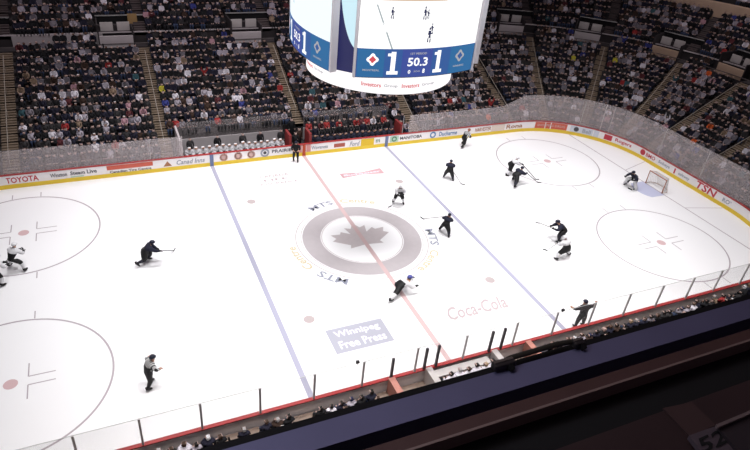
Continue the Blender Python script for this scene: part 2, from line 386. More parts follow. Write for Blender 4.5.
# the boxed-in floor behind the glass (haze shows concrete)
band('floor_track', -26, BZ0, 1, .18, .88, .50, .53, M_CONC, kind='structure')
band('floor_track', BZ1, S_END, 50, .18, .88, .50, .53, M_CONC, kind='structure')
# aisles
AIS = [-22.0, -11.1, .45, 11.2, 21.9]
cornerA = lambda ang: CX + RR * math.radians(90 - ang)
AIS += [cornerA(67.7), cornerA(45), cornerA(23), cornerA(5), CX + RR * PI / 2 + 4.5, CX + RR * PI / 2 + 11.5]
for s in AIS:
    c = bp(s, 0); n = norm(s); t = Vector((n.y, -n.x)); M = Matrix(((t.x, n.x, 0, c.x), (t.y, n.y, 0, c.y), (0, 0, 1, 0), (0, 0, 0, 1)))
    b = MB(); i0 = 3 if BZ0 < s < BZ1 else 0
    for i in range(i0, NR):
        d = .9 + TR * i; z = .55 + RI * i
        for q in range(3): b.box(-.55, .55, d + TR * q / 3, d + TR * (q + 1) / 3 + .005, z - .3, z + .02 + RI * q / 3, M=M)
    if i0 == 0: b.box(-.55, .55, .2, .9, .4, .55, M=M)
    af = b.build('aisle_floor', M_AISLE, kind='structure')
    b = MB(); q0, q1 = i0 + 1, NR - 2
    rail = lambda i, h: M @ Vector((0, .9 + TR * i, .55 + RI * i + h))
    b.tube([rail(q0, .85), rail(q1, .85)], .03, 6)
    for i in range(q0, q1 + 1, 3): b.tube([rail(i, 0), rail(i, .85)], .022, 6)
    b.build('handrail', mat('rail_metal', (.30, .26, .22), .5), af)
    b = MB()
    for j in range(8):
        d = 13.8 + .85 * j; z = 7.0 + .425 * j
        for q in range(3): b.box(-.5, .5, d + .85 * q / 3, d + .85 * (q + 1) / 3 + .005, z - .3, z + .02 + .425 * q / 3, M=M)
    b.build('upper_aisle_floor', mat('upper_aisle', (.07, .055, .055), .9, noise=.3), kind='structure')
    # vomitory: opening with pale parapets beside the aisle head
    nm = {0: 'beside the sloping stair at the far end of the red-lettered advert', 1: 'above the stair at the white bench end', 2: 'above the stair between the two team benches', 3: 'above the dark bench stair behind the scoreboard', 4: 'above the stair where the rink corner begins'}
    idx = AIS.index(s)
    th = link('vomitory', None, None, (c.x, c.y, 0), math.atan2(t.y, t.x), 'pale stair opening ' + nm.get(idx, 'at head of corner stair number ' + nw(idx - 4) + ' round the bend'), 'stair opening', 'stair openings above the lower seats')
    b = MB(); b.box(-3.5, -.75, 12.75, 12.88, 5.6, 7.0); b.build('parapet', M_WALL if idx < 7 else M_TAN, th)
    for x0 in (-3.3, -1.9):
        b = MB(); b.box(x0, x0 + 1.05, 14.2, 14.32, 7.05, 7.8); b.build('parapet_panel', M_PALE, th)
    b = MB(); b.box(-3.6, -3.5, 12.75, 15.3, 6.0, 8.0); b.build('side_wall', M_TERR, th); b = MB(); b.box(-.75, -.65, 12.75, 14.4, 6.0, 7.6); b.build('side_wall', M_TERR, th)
    b = MB(); b.box(-3.6, .6, 15.2, 15.3, 6.0, 8.1); b.build('opening_shade', M_DARK, th)  # near-black sheet painted as the dark inside of the opening
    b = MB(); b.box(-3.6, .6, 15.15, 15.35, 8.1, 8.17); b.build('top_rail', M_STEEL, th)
b = MB(); q = bp(-22 + 11, 15); b.box(-12.0, -11.2, 27.9, 28.02, 7.0, 8.3)
b.build('hanging_sign', mat('tan_sign', (.30, .19, .08), .6), label='small tan panel above the stair opening beyond the white bench end', cat='sign')

# ------------------------------------------------------------------ people: seated spectators
def skinned(name, joints, bones, radii, sub=0):
    me = bpy.data.meshes.new(name); me.from_pydata([tuple(j) for j in joints], bones, [])
    o = bpy.data.objects.new(name, me); C.objects.link(o)
    md = o.modifiers.new('skin', 'SKIN'); md.use_smooth_shade = True; md.branch_smoothing = .3
    sv = me.skin_vertices[0].data
    for i, r in enumerate(radii): sv[i].radius = r if isinstance(r, tuple) else (r, r); sv[i].use_root = (i == 0)
    if sub: s = o.modifiers.new('sub', 'SUBSURF'); s.levels = s.render_levels = sub
    dg = bpy.context.evaluated_depsgraph_get(); dg.update()
    out = bpy.data.meshes.new_from_object(o.evaluated_get(dg)); out.name = name
    bpy.data.objects.remove(o); return out
def bone_mats(me, joints, bones, bm_):
    """give every face the material index of the nearest bone"""
    J = [Vector(j) for j in joints]
    for p in me.polygons:
        c = p.center; best = None
        for (a, b_), mi in zip(bones, bm_):
            d = J[b_] - J[a]; t = max(0, min(1, (c - J[a]).dot(d) / max(1e-9, d.length_squared))); q = (c - J[a] - d * t).length
            if best is None or q < best[0]: best = (q, mi)
        p.material_index = best[1]
def seated(lean=0, arms=0, twist=0):
    """faces +Y; origin on the floor under the hips"""
    c = lean
    J = [(0, 0, .50), (0, .02 + c * .3, .78), (0, .0 + c * .55, 1.02), (0, .02 + c * .7, 1.14), (twist * .02, .05 + c * .75, 1.27), (twist * .03, .05 + c * .77, 1.33)]
    B = [(0, 1), (1, 2), (2, 3), (3, 4), (4, 5)]; R = [(.17, .13), (.16, .12), (.15, .10), .055, .105, .07]; MI = [0, 0, 0, 1, 1]
    for s in (-1, 1):
        k = len(J); J += [(s * .1, .08, .50), (s * .13, .46, .52), (s * .13, .48, .12), (s * .14, .60, .05)]
        B += [(0, k), (k, k + 1), (k + 1, k + 2), (k + 2, k + 3)]; R += [.1, .075, .05, .045]; MI += [2, 2, 2, 4]
        k = len(J)
        if arms == 0: A = [(s * .20, c * .5, .99), (s * .25, .12 + c * .5, .76), (s * .12, .34, .66), (s * .06, .40, .66)]
        elif arms == 1: A = [(s * .20, c * .5, .99), (s * .24, .20 + c * .5, .84), (s * .05, .30, 1.0), (s * .03, .30, 1.06)]
        else: A = [(s * .20, c * .5, 1.0), (s * .30, .06, 1.25), (s * .26, .12, 1.52), (s * .25, .14, 1.60)]
        J += A; B += [(2, k), (k, k + 1), (k + 1, k + 2), (k + 2, k + 3)]; R += [.075, .055, .042, .04]; MI += [0, 0, 0, 1]
    me = skinned('seated', J, B, R, 0); bone_mats(me, J, B, MI)
    hz = J[4]
    for p in me.polygons:   # hair: top and back of the head
        if p.material_index == 1 and p.center.z > 1.2 and (p.center.z > hz[2] + .045 or p.center.y < hz[1] - .01): p.material_index = 3
    return me
POSES = [seated(0, 0), seated(.12, 0, 1), seated(.35, 0), seated(.05, 1), seated(-.05, 0, -1), seated(.1, 2)]
def standing_mesh(arms=0):
    J = [(0, 0, .93), (0, 0, 1.2), (0, 0, 1.42), (0, .01, 1.53), (0, .03, 1.66), (0, .03, 1.73)]
    B = [(0, 1), (1, 2), (2, 3), (3, 4), (4, 5)]; R = [(.16, .12), (.16, .12), (.15, .1), .055, .1, .07]; MI = [0, 0, 0, 1, 1]
    for s in (-1, 1):
        k = len(J); J += [(s * .1, 0, .88), (s * .11, .02, .5), (s * .12, 0, .1), (s * .12, .12, .04)]; B += [(0, k), (k, k + 1), (k + 1, k + 2), (k + 2, k + 3)]; R += [.1, .07, .05, .045]; MI += [2, 2, 2, 4]
        k = len(J); J += [(s * .2, 0, 1.4), (s * .26, .02, 1.14), (s * .24, .12, .9), (s * .23, .15, .82)]; B += [(2, k), (k, k + 1), (k + 1, k + 2), (k + 2, k + 3)]; R += [.075, .055, .042, .04]; MI += [0, 0, 0, 1]
    me = skinned('standing', J, B, R, 0); bone_mats(me, J, B, MI)
    for p in me.polygons:
        if p.material_index == 1 and p.center.z > 1.6 and (p.center.z > 1.7 or p.center.y < .02): p.material_index = 3
    return me
STAND = standing_mesh()
SHIRTS = [('black', (.008, .008, .010), 34), ('navy', (.012, .012, .026), 22), ('charcoal', (.03, .028, .03), 16), ('dark brown', (.04, .022, .016), 6), ('grey', (.17, .155, .18), 10), ('pale grey', (.36, .33, .38), 9),
          ('white', (.66, .63, .69), 5), ('red', (.30, .03, .03), 1.0), ('blue', (.04, .05, .22), .9), ('maroon', (.10, .025, .03), 1.6), ('tan', (.24, .17, .12), 1.5), ('orange', (.65, .12, .03), .15), ('yellow', (.5, .45, .05), .12), ('pink', (.42, .24, .28), .3), ('teal', (.04, .10, .12), .4)]
SM = [mat('top_' + n.replace(' ', '_'), c, .85) for n, c, w in SHIRTS]
SKINS = [mat('skin_fair', (.40, .28, .25), .6), mat('skin_medium', (.27, .18, .15), .6), mat('skin_dark', (.13, .07, .05), .6)]
HAIRS = [('dark haired', mat('hair_dark', (.012, .009, .008), .7)), ('brown haired', mat('hair_brown', (.05, .028, .018), .7)), ('fair haired', mat('hair_fair', (.30, .21, .13), .7)), ('grey haired', mat('hair_grey', (.32, .31, .31), .7)),
         ('white capped', mat('cap_white', (.55, .55, .57), .7)), ('navy capped', mat('cap_navy', (.012, .015, .05), .7)), ('bald', SKINS[0])]
HW = [42, 22, 5, 8, 7, 9, 4]; PANTS = [mat('trousers_dark', (.012, .012, .015), .8), mat('trousers_jeans', (.03, .045, .09), .8)]
SHOE = mat('shoe', (.02, .018, .018), .6)
CROWD_MATS = SM + SKINS + [h[1] for h in HAIRS] + PANTS + [SHOE]
def attrs():
    return (random.choices(range(len(SHIRTS)), [s[2] for s in SHIRTS])[0], random.choices((0, 1, 2), (70, 22, 8))[0], random.choices(range(len(HAIRS)), HW)[0], random.choice((0, 0, 1)), random.choices(range(6), (34, 24, 14, 8, 18, 2))[0])
def slots(a): n = len(SM); return [a[0], n + a[1], n + 3 + 7 + a[3], n + 3 + a[2], n + 3 + 7 + 2]
SECN = ['beyond the sloping stair', 'above the red-lettered advert', "behind the white bench", "behind the dark bench", 'before the rink corner', 'at the bend start', 'in the bend middle', 'past the bend middle', 'behind the goal', 'behind the goal', 'beyond the goal', 'in the last section']
seats = []   # (pos, facing angle, label tail, group)
ordn = ['front', 'second', 'third', 'fourth', 'fifth', 'sixth', 'seventh', 'eighth', 'ninth', 'tenth', 'eleventh', 'twelfth', 'thirteenth', 'fourteenth', 'fifteenth', 'sixteenth', 'top']
def row(tier, i, d, z, s0, s1, pitch=.48, side=bp, gap=.50, occ=.96):
    scale = lambda s: (RR + d) / RR if CX < s < CX + RR * PI / 2 else 1
    s = s0; k = 0; last = None
    while s < s1:
        sc = scale(s); ok = True
        for q, A in enumerate(AIS):
            if side is bp and abs(s - A) * scale(A if CX < A < CX + RR * PI / 2 else s) < gap + .12: ok = False
            if side is bp and tier == 'lower' and i >= 15 and -3.6 < (s - A) * sc < .5: ok = False
            if side is bp and tier == 'upper' and i <= 1 and -3.7 < (s - A) * sc < .7: ok = False
        sec = sum(1 for A in AIS if s > A) if side is bp else -1
        if sec != last: k = 0; last = sec
        if ok:
            k += 1
            if random.random() < occ:
                p = side(s, d); n = side(s, d + 1) - p; f = math.atan2(-n.y, -n.x) - PI / 2
                seats.append((Vector((p.x + random.uniform(-.05, .05), p.y + random.uniform(-.05, .05), z - random.uniform(0, .08))), f, tier, i, sec, k, s))
        s += pitch / sc
for i in range(NR):
    d = .9 + TR * i + .42; z = .55 + RI * i
    if i < 3: row('lower', i, d, z, -31, BZ0 - .3); row('lower', i, d, z, BZ1 + .3, S_END)
    else: row('lower', i, d, z, -31, S_END, occ=.96)
row('lower', 16, 13.35, 6.0, -18, -14.2, occ=.75); row('lower', 16, 13.35, 6.0, -10.4, S_END, occ=.9)
for j in range(7): row('upper', j, 13.8 + .85 * j + .45, 7.0 + .425 * j, -31, S_END, occ=.95)
for j in range(6): row('top', j, 20.6 + .85 * j + .5, 11.2 + .45 * j, 22, S_END, occ=.85)
# the near strip between glass and balcony
def zone_free(s): return s < -4.6 or s > 4.4
nseats = []
for i, (d, z) in enumerate(((1.05, .30), (1.78, .50))):
    s = -15.5; k = 0
    while s < 31:
        if zone_free(s) and not (-9.4 < s < -8.1):
            if random.random() < .92: p = near(s, d); q = near(s, d + 1) - p; nseats.append((Vector((p.x, p.y, z)), math.atan2(-q.y, -q.x) - PI / 2, 'near', i, -1, 0, s))
        s += .5
LA = [(150, 462), (251, 434), (350, 406), (540, 360), (750, 295), (800, 280)]
def lineA(x):
    for (a, b_), (c, d) in zip(LA, LA[1:]):
        if a <= x <= c: return b_ + (d - b_) * (x - a) / (c - a)
    return 460
near_keep = []
for q in nseats:
    h = px(q[0] + Vector((0, 0, 1.32)))
    if 0 < h[0] < 750 and h[1] < min(lineA(h[0]) - 1, 450): near_keep.append(q)
inview = []; beyond = []
for q in seats:
    h = px(q[0] + Vector((0, 0, 1.2)))
    shown = -2 < h[0] < 752 and -4 < h[1] < 455 and not (300 < h[0] < 465 and h[1] < 72)
    if shown: inview.append(q)
    elif -140 < h[0] < 900 and -90 < h[1] < 560: beyond.append(q)
near_keep.sort(key=lambda q: q[6]); inview.sort(key=lambda q: (q[0] - CP).length)
N_IND = 300
inds = near_keep + inview[:N_IND - len(near_keep)]; rest = inview[N_IND - len(near_keep):] + beyond + [q for q in nseats if q not in near_keep]
print('spectators: near', len(near_keep), 'in view far', len(inview), 'stuff', len(rest))
meshcache = {}
TMPL = bpy.data.meshes
from collections import defaultdict
cntA = defaultdict(int)
for q in inds:
    pos, f, tier, i, sec, k, s = q; a = attrs()
    if tier == 'near' and a[4] == 5: a = (*a[:4], 1)
    key = a
    if key not in meshcache:
        me = POSES[a[4]].copy(); me.name = 'spectator'
        for m in slots(a): me.materials.append(CROWD_MATS[m])
        meshcache[key] = me
    sh, hr = SHIRTS[a[0]][0], HAIRS[a[2]][0]
    if tier == 'near':
        if s > 0: cntA[(i, 1)] += 1; n = cntA[(i, 1)]; tail = '%s goalward of penalty boxes' % nw(n)
        else: n = sum(1 for z_ in near_keep if z_[3] == i and s <= z_[6] < 0); tail = '%s before the penalty boxes' % nw(n)
        lab = '%s spectator in %s, %s row behind near glass, %s' % (hr, sh, ordn[i], tail); grp = 'spectators behind the near glass'
    else:
        lab = '%s spectator in %s, %s row %s, seat %s' % (hr, sh, ordn[i], SECN[sec], nw(k)); grp = 'spectators in the far lower seats'
    o = link('spectator', meshcache[key], None, pos, f + random.uniform(-.25, .25), lab, 'person', grp)
    o.scale = (random.uniform(.88, 1.0),) * 3
# the rest of the crowd: one object
def crowd_mesh(lst):
    V = []; Fs = []; MI = []
    T = []
    for me in POSES: T.append(([v.co.copy() for v in me.vertices], [tuple(p.vertices) for p in me.polygons], [p.material_index for p in me.polygons]))
    for pos, f, *_ in lst:
        a = attrs(); vs, fs, ms = T[a[4]]; sl = slots(a); o = len(V); g = f + random.uniform(-.3, .3); c, s_ = math.cos(g), math.sin(g); k = random.uniform(.86, .99)
        V += [(pos.x + k * (v.x * c - v.y * s_), pos.y + k * (v.x * s_ + v.y * c), pos.z + k * v.z) for v in vs]
        Fs += [tuple(i + o for i in ff) for ff in fs]; MI += [sl[m] for m in ms]
    me = bpy.data.meshes.new('crowd'); me.from_pydata(V, [], Fs)
    for m in CROWD_MATS: me.materials.append(m)
    me.polygons.foreach_set('material_index', MI); me.update(); return me
link('seated_crowd', crowd_mesh(rest), kind='stuff', label='dense crowd of seated spectators filling the stands beyond the rink', cat='crowd')
# seats
b = MB()
for pos, f, tier, i, sec, k, s in inview + beyond + nseats:
    M = Matrix.Translation(pos) @ Matrix.Rotation(f, 4, 'Z')
    b.box(-.22, .22, -.14, .28, .36, .42, M=M); b.box(-.23, .23, -.22, -.17, .40, .86, M=M)
b.build('stadium_seating', M_SEAT, kind='stuff', label='rows of dark tip-up seats under the seated crowd', cat='seats')
# near strip floor
b = MB(); b.box(-30, 34, -RY - .9, -RY - .16, -.1, .3); b.box(-30, 34, -RY - 1.5, -RY - .9, -.1, .30); b.box(-30, 34, -RY - 6, -RY - 1.5, -.1, .50)
struct(b, 'floor_near', mat('near_concrete', (.30, .23, .19), .85, noise=.3, scale=2))

# ------------------------------------------------------------------ players' benches
def pad_seated(jersey, helm, nm='bench_player'):
    J = [(0, 0, .52), (0, .05, .82), (0, .08, 1.08), (0, .12, 1.2), (0, .17, 1.33), (0, .17, 1.39)]
    B = [(0, 1), (1, 2), (2, 3), (3, 4), (4, 5)]; R = [(.23, .17), (.22, .17), (.24, .15), .07, .125, .1]; MI = [2, 0, 0, 1, 3]
    for s in (-1, 1):
        k = len(J); J += [(s * .14, .1, .52), (s * .18, .46, .55), (s * .16, .46, .12), (s * .16, .6, .08)]; B += [(0, k), (k, k + 1), (k + 1, k + 2), (k + 2, k + 3)]; R += [.14, .1, .08, .05]; MI += [2, 2, 0, 4]
        k = len(J); J += [(s * .27, .08, 1.06), (s * .33, .2, .84), (s * .16, .42, .80), (s * .1, .5, .8)]; B += [(2, k), (k, k + 1), (k + 1, k + 2), (k + 2, k + 3)]; R += [.11, .08, .07, .07]; MI += [0, 0, 0, 4]
    me = skinned(nm, J, B, R, 0); bone_mats(me, J, B, MI)
    for p in me.polygons:
        if p.material_index in (1, 3) and p.center.z > 1.24: p.material_index = 3 if (p.center.z > 1.36 or p.center.y < .14) else 1
    for m in (jersey, M_SKIN, M_BLK, helm, M_BLK): me.materials.append(m)
    return me
H_W = mat('white_helmet', (.7, .7, .72), .4); H_N = mat('navy_helmet', (.01, .012, .03), .35)
bw = pad_seated(mat('white_away_jersey', (.50, .49, .51), .8), H_W); bn = pad_seated(M_NAVY, H_N)
for (x0, x1, me, who, base) in ((-9.6, -1.6, bw, 'white', 'white'), (1.0, 8.8, bn, 'navy', 'navy')):
    t = thing('team_bench', 'long low %s bench holding the %s-shirted players' % ('pale' if who == 'white' else 'dark', who), 'bench', ((x0 + x1) / 2, RY + 1.0, .02))
    w = (x1 - x0) / 2 + .2
    b = MB(); b.box(-w, w, -.18, .22, .40, .46); b.build('seat', M_STEEL, t)
    for k in range(5):
        b = MB(); x = -w + .2 + k * (2 * w - .4) / 4; b.box(x - .04, x + .04, -.14, .18, 0, .40); b.build('leg', M_STEEL, t)
    n = 15 if who == 'white' else 14
    for k in range(n):
        x = x0 + (x1 - x0) * (k + .5) / n
        side_ = 'from the stair at the bench end' if who == 'white' else 'from the gap between the benches'
        o = link('hockey_player', me, None, (x, RY + .98, .03), PI + random.uniform(-.3, .3), '%s-shirted hockey player seated on far bench, %s %s' % (who, nw(k + 1), side_), 'person', '%s-shirted players on the far bench' % who)
        o.scale = (random.uniform(.96, 1.06),) * 3
# second, standing line: coaches and staff in dark suits, and red jackets behind the dark bench
def stand_at(x, y, z, rz, cols, lab, grp=None, name='person_standing', sc=1):
    me = STAND.copy()
    for m in cols: me.materials.append(m)
    o = link(name, me, None, (x, y, z), rz, lab, 'person', grp); o.scale = (sc,) * 3; return o
SUIT = [SM[0], SKINS[0], PANTS[0], HAIRS[0][1], SHOE]
for k, (x, w) in enumerate(((-9.1, 'by the stair end'), (-6.9, 'third of the way along'), (-4.8, 'near its middle'), (-3.3, 'past its middle'), (-1.5, 'by the door gap'))):
    stand_at(x, RY + 1.85, .03, PI, [SM[0] if k % 2 else SM[2], *SUIT[1:]], 'coach in dark suit standing behind white team bench, ' + w, 'coaches behind the white bench', 'coach')
for k, (x, w) in enumerate(((1.6, 'by the door gap'), (3.9, 'near its middle'), (6.2, 'past its middle'), (8.6, 'by the glass end'))):
    stand_at(x, RY + 1.85, .03, PI, [SM[0] if k % 2 else SM[1], *SUIT[1:]], 'coach in dark suit standing behind dark team bench, ' + w, 'coaches behind the dark bench', 'coach')
stand_at(-.55, RY + .75, .03, PI - .2, SUIT, 'person in black suit standing in the gap between the two team benches', None, 'attendant', 1.08)
stand_at(.05, RY + 1.6, .03, PI + .3, [SM[3], *SUIT[1:]], 'person in brown jacket standing behind the black-suited one in the bench gap', None, 'attendant', 1.05)
stand_at(-.3, RY + 2.7, .4, PI, SUIT, 'person in black standing highest in the gap between the two team benches', None, 'attendant', 1.1)
stand_at(14.2, RY + .55, .53, PI, SUIT, 'usher in black standing behind the far glass near the blue logo', None, 'usher')
wht = {}
for k in range(14):
    x = 1.3 + k * .56; c = [7, 0, 9, 7, 1, 7, 2, 0, 7, 9, 7, 6, 0, 7][k]
    me = POSES[k % 3].copy()
    for m in (SM[c], SKINS[0], PANTS[0], HAIRS[k % 3][1], SHOE): me.materials.append(m)
    link('spectator', me, None, (x, RY + 2.75, .55), PI, 'spectator in %s jacket, %s from the gap, directly behind navy bench' % (SHIRTS[c][0], nw(k + 1)), 'person', 'people seated directly behind the dark bench')
for x0, x1, nm_ in ((-9.9, -1.0, 'white'), (.9, 9.2, 'navy')):
    b = MB(); b.box(x0, x1, RY + 3.0, RY + 3.12, 0, 1.15) if nm_ == 'white' else b.box(x0, x1, RY + 3.05, RY + 3.17, 0, 1.15)
    struct(b, 'wall_bench', M_WALL)
    b = MB(); y = RY + (3.05 if nm_ == 'white' else 3.1); b.box(x0, x1, y, y + .02, 1.15, 2.6); g = b.build('glass_screen', M_GLB, label='hazy glass screen standing behind the %s players bench' % nm_, cat='glass screen')
b = MB(); b.box(-9.9, -1.0, RY + .2, RY + 3.0, .021, .03); b.box(.9, 9.2, RY + .2, RY + 3.2, .021, .03); struct(b, 'floor_bench', M_BLK)
for x, lab in ((-1.15, 'dark red end panel closing the white bench at the gap'), (.62, 'dark red end panel closing the navy bench at the gap'), (9.25, 'dark red end panel of the navy bench beside the far glass')):
    b = MB(); b.box(x - .1, x + .1, RY + .2, RY + 1.5, .03, 1.9); b.build('bench_partition', M_DRED, label=lab, cat='partition')
b = MB(); b.box(-10.1, -9.95, RY + .2, RY + 3.1, .03, 2.4); b.build('bench_partition', M_WALL, label='pale grey end panel of the white bench beside the stair', cat='partition')

# ------------------------------------------------------------------ skaters
def fk(lean, legL, legR, H, armL, armR, roll=0):
    """legs = (thigh forward deg, knee bend deg, outward deg); arms = hand targets relative to the chest. +Y is forward."""
    r = math.radians
    J = []; hips = Vector((0, 0, 0)); up = Vector((math.sin(r(roll)), math.sin(r(lean)), math.cos(r(lean)))).normalized()
    ch = hips + up * .30; sh = hips + up * .52; nk = sh + (up * .6 + Vector((0, .25, .55))).normalized() * .12; hd = nk + (up * .4 + Vector((0, .25, .8))).normalized() * .15
    legs = []
    for s, (a, kb, ab) in ((-1, legL), (1, legR)):
        h = Vector((s * .13, 0, -.05)); d = Vector((s * math.sin(r(ab)), math.sin(r(a)) * math.cos(r(ab)), -math.cos(r(a)) * math.cos(r(ab)))); kn = h + d * .44
        d2 = Vector((s * math.sin(r(ab)), math.sin(r(a - kb)) * math.cos(r(ab)), -math.cos(r(a - kb)) * math.cos(r(ab)))); an = kn + d2 * .42
        legs.append((h, kn, an, d2))
    low = min(l[2].z for l in legs) - .14
    off = Vector((0, 0, -low))
    right = Vector((1, 0, 0))
    arms = []
    for s, t in ((-1, armL), (1, armR)):
        so = sh + right * s * .25 - up * .03; ha = sh + Vector(t); dv = ha - so; L = dv.length
        if L > .56: ha = so + dv * (.56 / L); L = .56; dv = ha - so
        mid = (so + ha) / 2; bend = math.sqrt(max(0, .29 ** 2 - (L / 2) ** 2)); el = mid + Vector((s * .6, -.35, -.6)).normalized() * bend
        arms.append((so, el, ha))
    return hips + off, ch + off, sh + off, nk + off, hd + off, [tuple(x + off if i < 3 else x for i, x in enumerate(l)) for l in legs], [tuple(x + off for x in a) for a in arms]
def skater(name, label, loc, yaw, lean, legL, legR, armL, armR, mats, bulk=1, helmet=None, goalie=False, roll=0, gloveM=M_BLK, group=None, sc=1.0):
    hp, ch, sh, nk, hd, legs, arms = fk(lean, legL, legR, 0, armL, armR, roll)
    J = [hp, ch, sh, nk, hd, hd + Vector((0, 0, .06))]; B = [(0, 1), (1, 2), (2, 3), (3, 4), (4, 5)]
    R = [(.20 * bulk, .16 * bulk), (.19 * bulk, .15 * bulk), (.20 * bulk, .13 * bulk), .06, .10, .07]; MI = [1, 0, 0, 3, 3]
    for h, k_, a, d2 in legs:
        k = len(J); J += [h, k_, a]; B += [(0, k), (k, k + 1), (k + 1, k + 2)]; R += [.13 * bulk, .095 * bulk, .065]; MI += [1, 1, 2]
    for so, el, ha in arms:
        k = len(J); J += [so, el, ha]; B += [(2, k), (k, k + 1), (k + 1, k + 2)]; R += [.105 * bulk, .075 * bulk, .05]; MI += [0, 0, 0]
    wd = 1.2 if name in ('hockey_player', 'goalkeeper') else 1.08
    t = thing(name, label, 'person', loc, yaw, group); t.scale = (sc * wd, sc * wd, sc)
    me = skinned('body', J, B, R, 1); bone_mats(me, J, B, MI)
    # lower thigh already trousers; face stays skin
    for m in (mats[0], mats[1], mats[2], M_SKIN): me.materials.append(m)
    link('body', me, t)
    hm = helmet or H_N
    b = MB(); b.ball((hd.x, hd.y - .01, hd.z + .045), .135, 14, sz=(.92, 1.08, 1), zmin=-.25); b.tube([(hd.x - .1, hd.y + .09, hd.z + .03), (hd.x, hd.y + .15, hd.z + .035), (hd.x + .1, hd.y + .09, hd.z + .03)], .018)
    ho = b.build('helmet', hm, t, smooth=True)
    b = MB()
    for ex in (-.035, .035): b.ball((hd.x + ex, hd.y + .098, hd.z + .01), .012, 8)
    b.ball((hd.x, hd.y + .115, hd.z - .02), .016, 8, sz=(.8, 1, 1.3)); b.box(hd.x - .03, hd.x + .03, hd.y + .095, hd.y + .102, hd.z - .06, hd.z - .052)
    b.build('facial_features', mat('face_detail', (.2, .1, .08), .6), t)
    for (h, k_, a, d2) in legs:
        fz = a.z; b = MB(); toe = Vector((0, .2, 0))
        if fz > .3: toe = Vector((0, .12, -.16))          # trailing skate points down
        b.tube([a + Vector((0, -.03, .10)), a + Vector((0, -.02, .0)), a + Vector((0, .02, -.05)) + toe * .3, a + Vector((0, 0, -.06)) + toe], [.07, .07, .062, .04], 10)
        so_ = b.build('skate', M_BLK, t, smooth=True)
        b = MB(); q0 = a + Vector((0, -.08, -.10)); q1 = a + Vector((0, .0, -.10)) + toe * 1.1
        b.tube([q0 + Vector((0, 0, .06)), q0, q1, q1 + Vector((0, 0, .05))], .012, 6); b.build('blade', M_LEAD, so_)
        if goalie:
            b = MB(); d = (k_ - a).normalized(); M = Matrix.Translation(a) @ d.to_track_quat('Z', 'Y').to_matrix().to_4x4()
            b.box(-.15, .15, -.05, .14, -.1, .72, M=M); pd = b.build('leg_pad', M_WHT, t)
            bv = pd.modifiers.new('b', 'BEVEL'); bv.width = .05; bv.segments = 3
    for s, (so, el, ha) in zip((-1, 1), arms):
        d = (ha - el).normalized(); side_ = d.orthogonal().normalized(); q = d.cross(side_)
        b = MB(); b.tube([ha - d * .12, ha - d * .02, ha + d * .05], [.07, .062, .055], 10)
        for f_ in range(4):
            o = side_ * (f_ - 1.5) * .027; ln = (.07, .085, .08, .06)[f_]
            b.tube([ha + d * .04 + o, ha + d * (.04 + ln * .6) + o + q * .02, ha + d * (.04 + ln * .7) + o + q * .06], [.017, .016, .013], 6)
        b.tube([ha + side_ * .05, ha + side_ * .085 + d * .03 + q * .02, ha + side_ * .07 + d * .07 + q * .05], [.02, .018, .014], 6)
        b.build('glove' if not name.startswith(('ref', 'line')) else 'hand', gloveM, t, smooth=True)
    M = Matrix.Translation(loc) @ Matrix.Rotation(yaw, 4, 'Z') @ Matrix.Diagonal((sc * wd, sc * wd, sc, 1))
    return [M @ arms[0][2], M @ arms[1][2]]
def stick(label, top, low, heel, blade_dir, m=M_STICK, goalie=False):
    top = Vector(top); low = Vector(low); heel = Vector(heel)
    b = MB(); d = (heel - low).normalized(); tp = top - (heel - top).normalized() * .1
    b.tube([tp, heel + Vector((0, 0, .05))], .03, 6)
    t = thing('hockey_stick', label, 'hockey stick')
    b.build('shaft', m, t)
    bd = Vector(blade_dir).normalized() * (.32 if not goalie else .4); b = MB()
    n = Vector((-bd.y, bd.x, 0)).normalized() * .012; hgt = .075 if not goalie else .11
    vs = []
    for k in range(5):
        q = heel + bd * (k / 4) + n * (1.2 * (k / 4) ** 2)
        vs += [q - n + Vector((0, 0, .01)), q + n + Vector((0, 0, .01)), q + n + Vector((0, 0, hgt)), q - n + Vector((0, 0, hgt))]
    b.add(vs, [(4 * i + j, 4 * i + (j + 1) % 4, 4 * i + 4 + (j + 1) % 4, 4 * i + 4 + j) for i in range(4) for j in range(4)] + [(3, 2, 1, 0), (16, 17, 18, 19)])
    b.build('blade', M_BLK, t)
def yaw_to(dx, dy): return math.atan2(dy, dx) - PI / 2
IR = (.92, -.39)      # along the picture's horizontal
DK = (M_NAVY, M_BLK, M_SOCK); WT = (M_WHT, M_BLK, M_WHT); RF = (M_STRIPE, M_BLK, M_BLK)
# 1 dark skater chasing along
h = skater('hockey_player', 'dark-shirted player skating low with trailing leg out, stick stretched ahead', (-14.1, 1.3, 0), yaw_to(.95, -.05), 42, (52, 78, 6), (-2, 82, 14), (.0, .38, -.32), (.25, .50, -.28), DK, 1.6, sc=.97)
stick('long stick reaching ahead of the low-skating dark player', h[1], h[1], (-12.3, 2.0, 0), (.5, .85, 0), M_BLK)
# 2 two white players at the left faceoff circle
h = skater('hockey_player', 'white-shirted player bending inside the faceoff circle beside its edge', (-21.3, 2.55, 0), yaw_to(.5, .85), 35, (45, 55, 20), (30, 45, 22), (.1, .35, -.25), (.25, .3, -.3), WT, 1.2, H_W)
stick('pale stick held by the white player bending inside the circle', h[0], h[1], (-21.6, 4.6, 0), (1, .3, 0), M_WHT)
skater('hockey_player', 'white-shirted player cut off by the picture edge below the circle', (-22.15, 1.55, 0), yaw_to(.6, .5), 30, (40, 50, 15), (20, 40, 15), (.1, .35, -.25), (.25, .3, -.3), WT, 1.2, H_W)
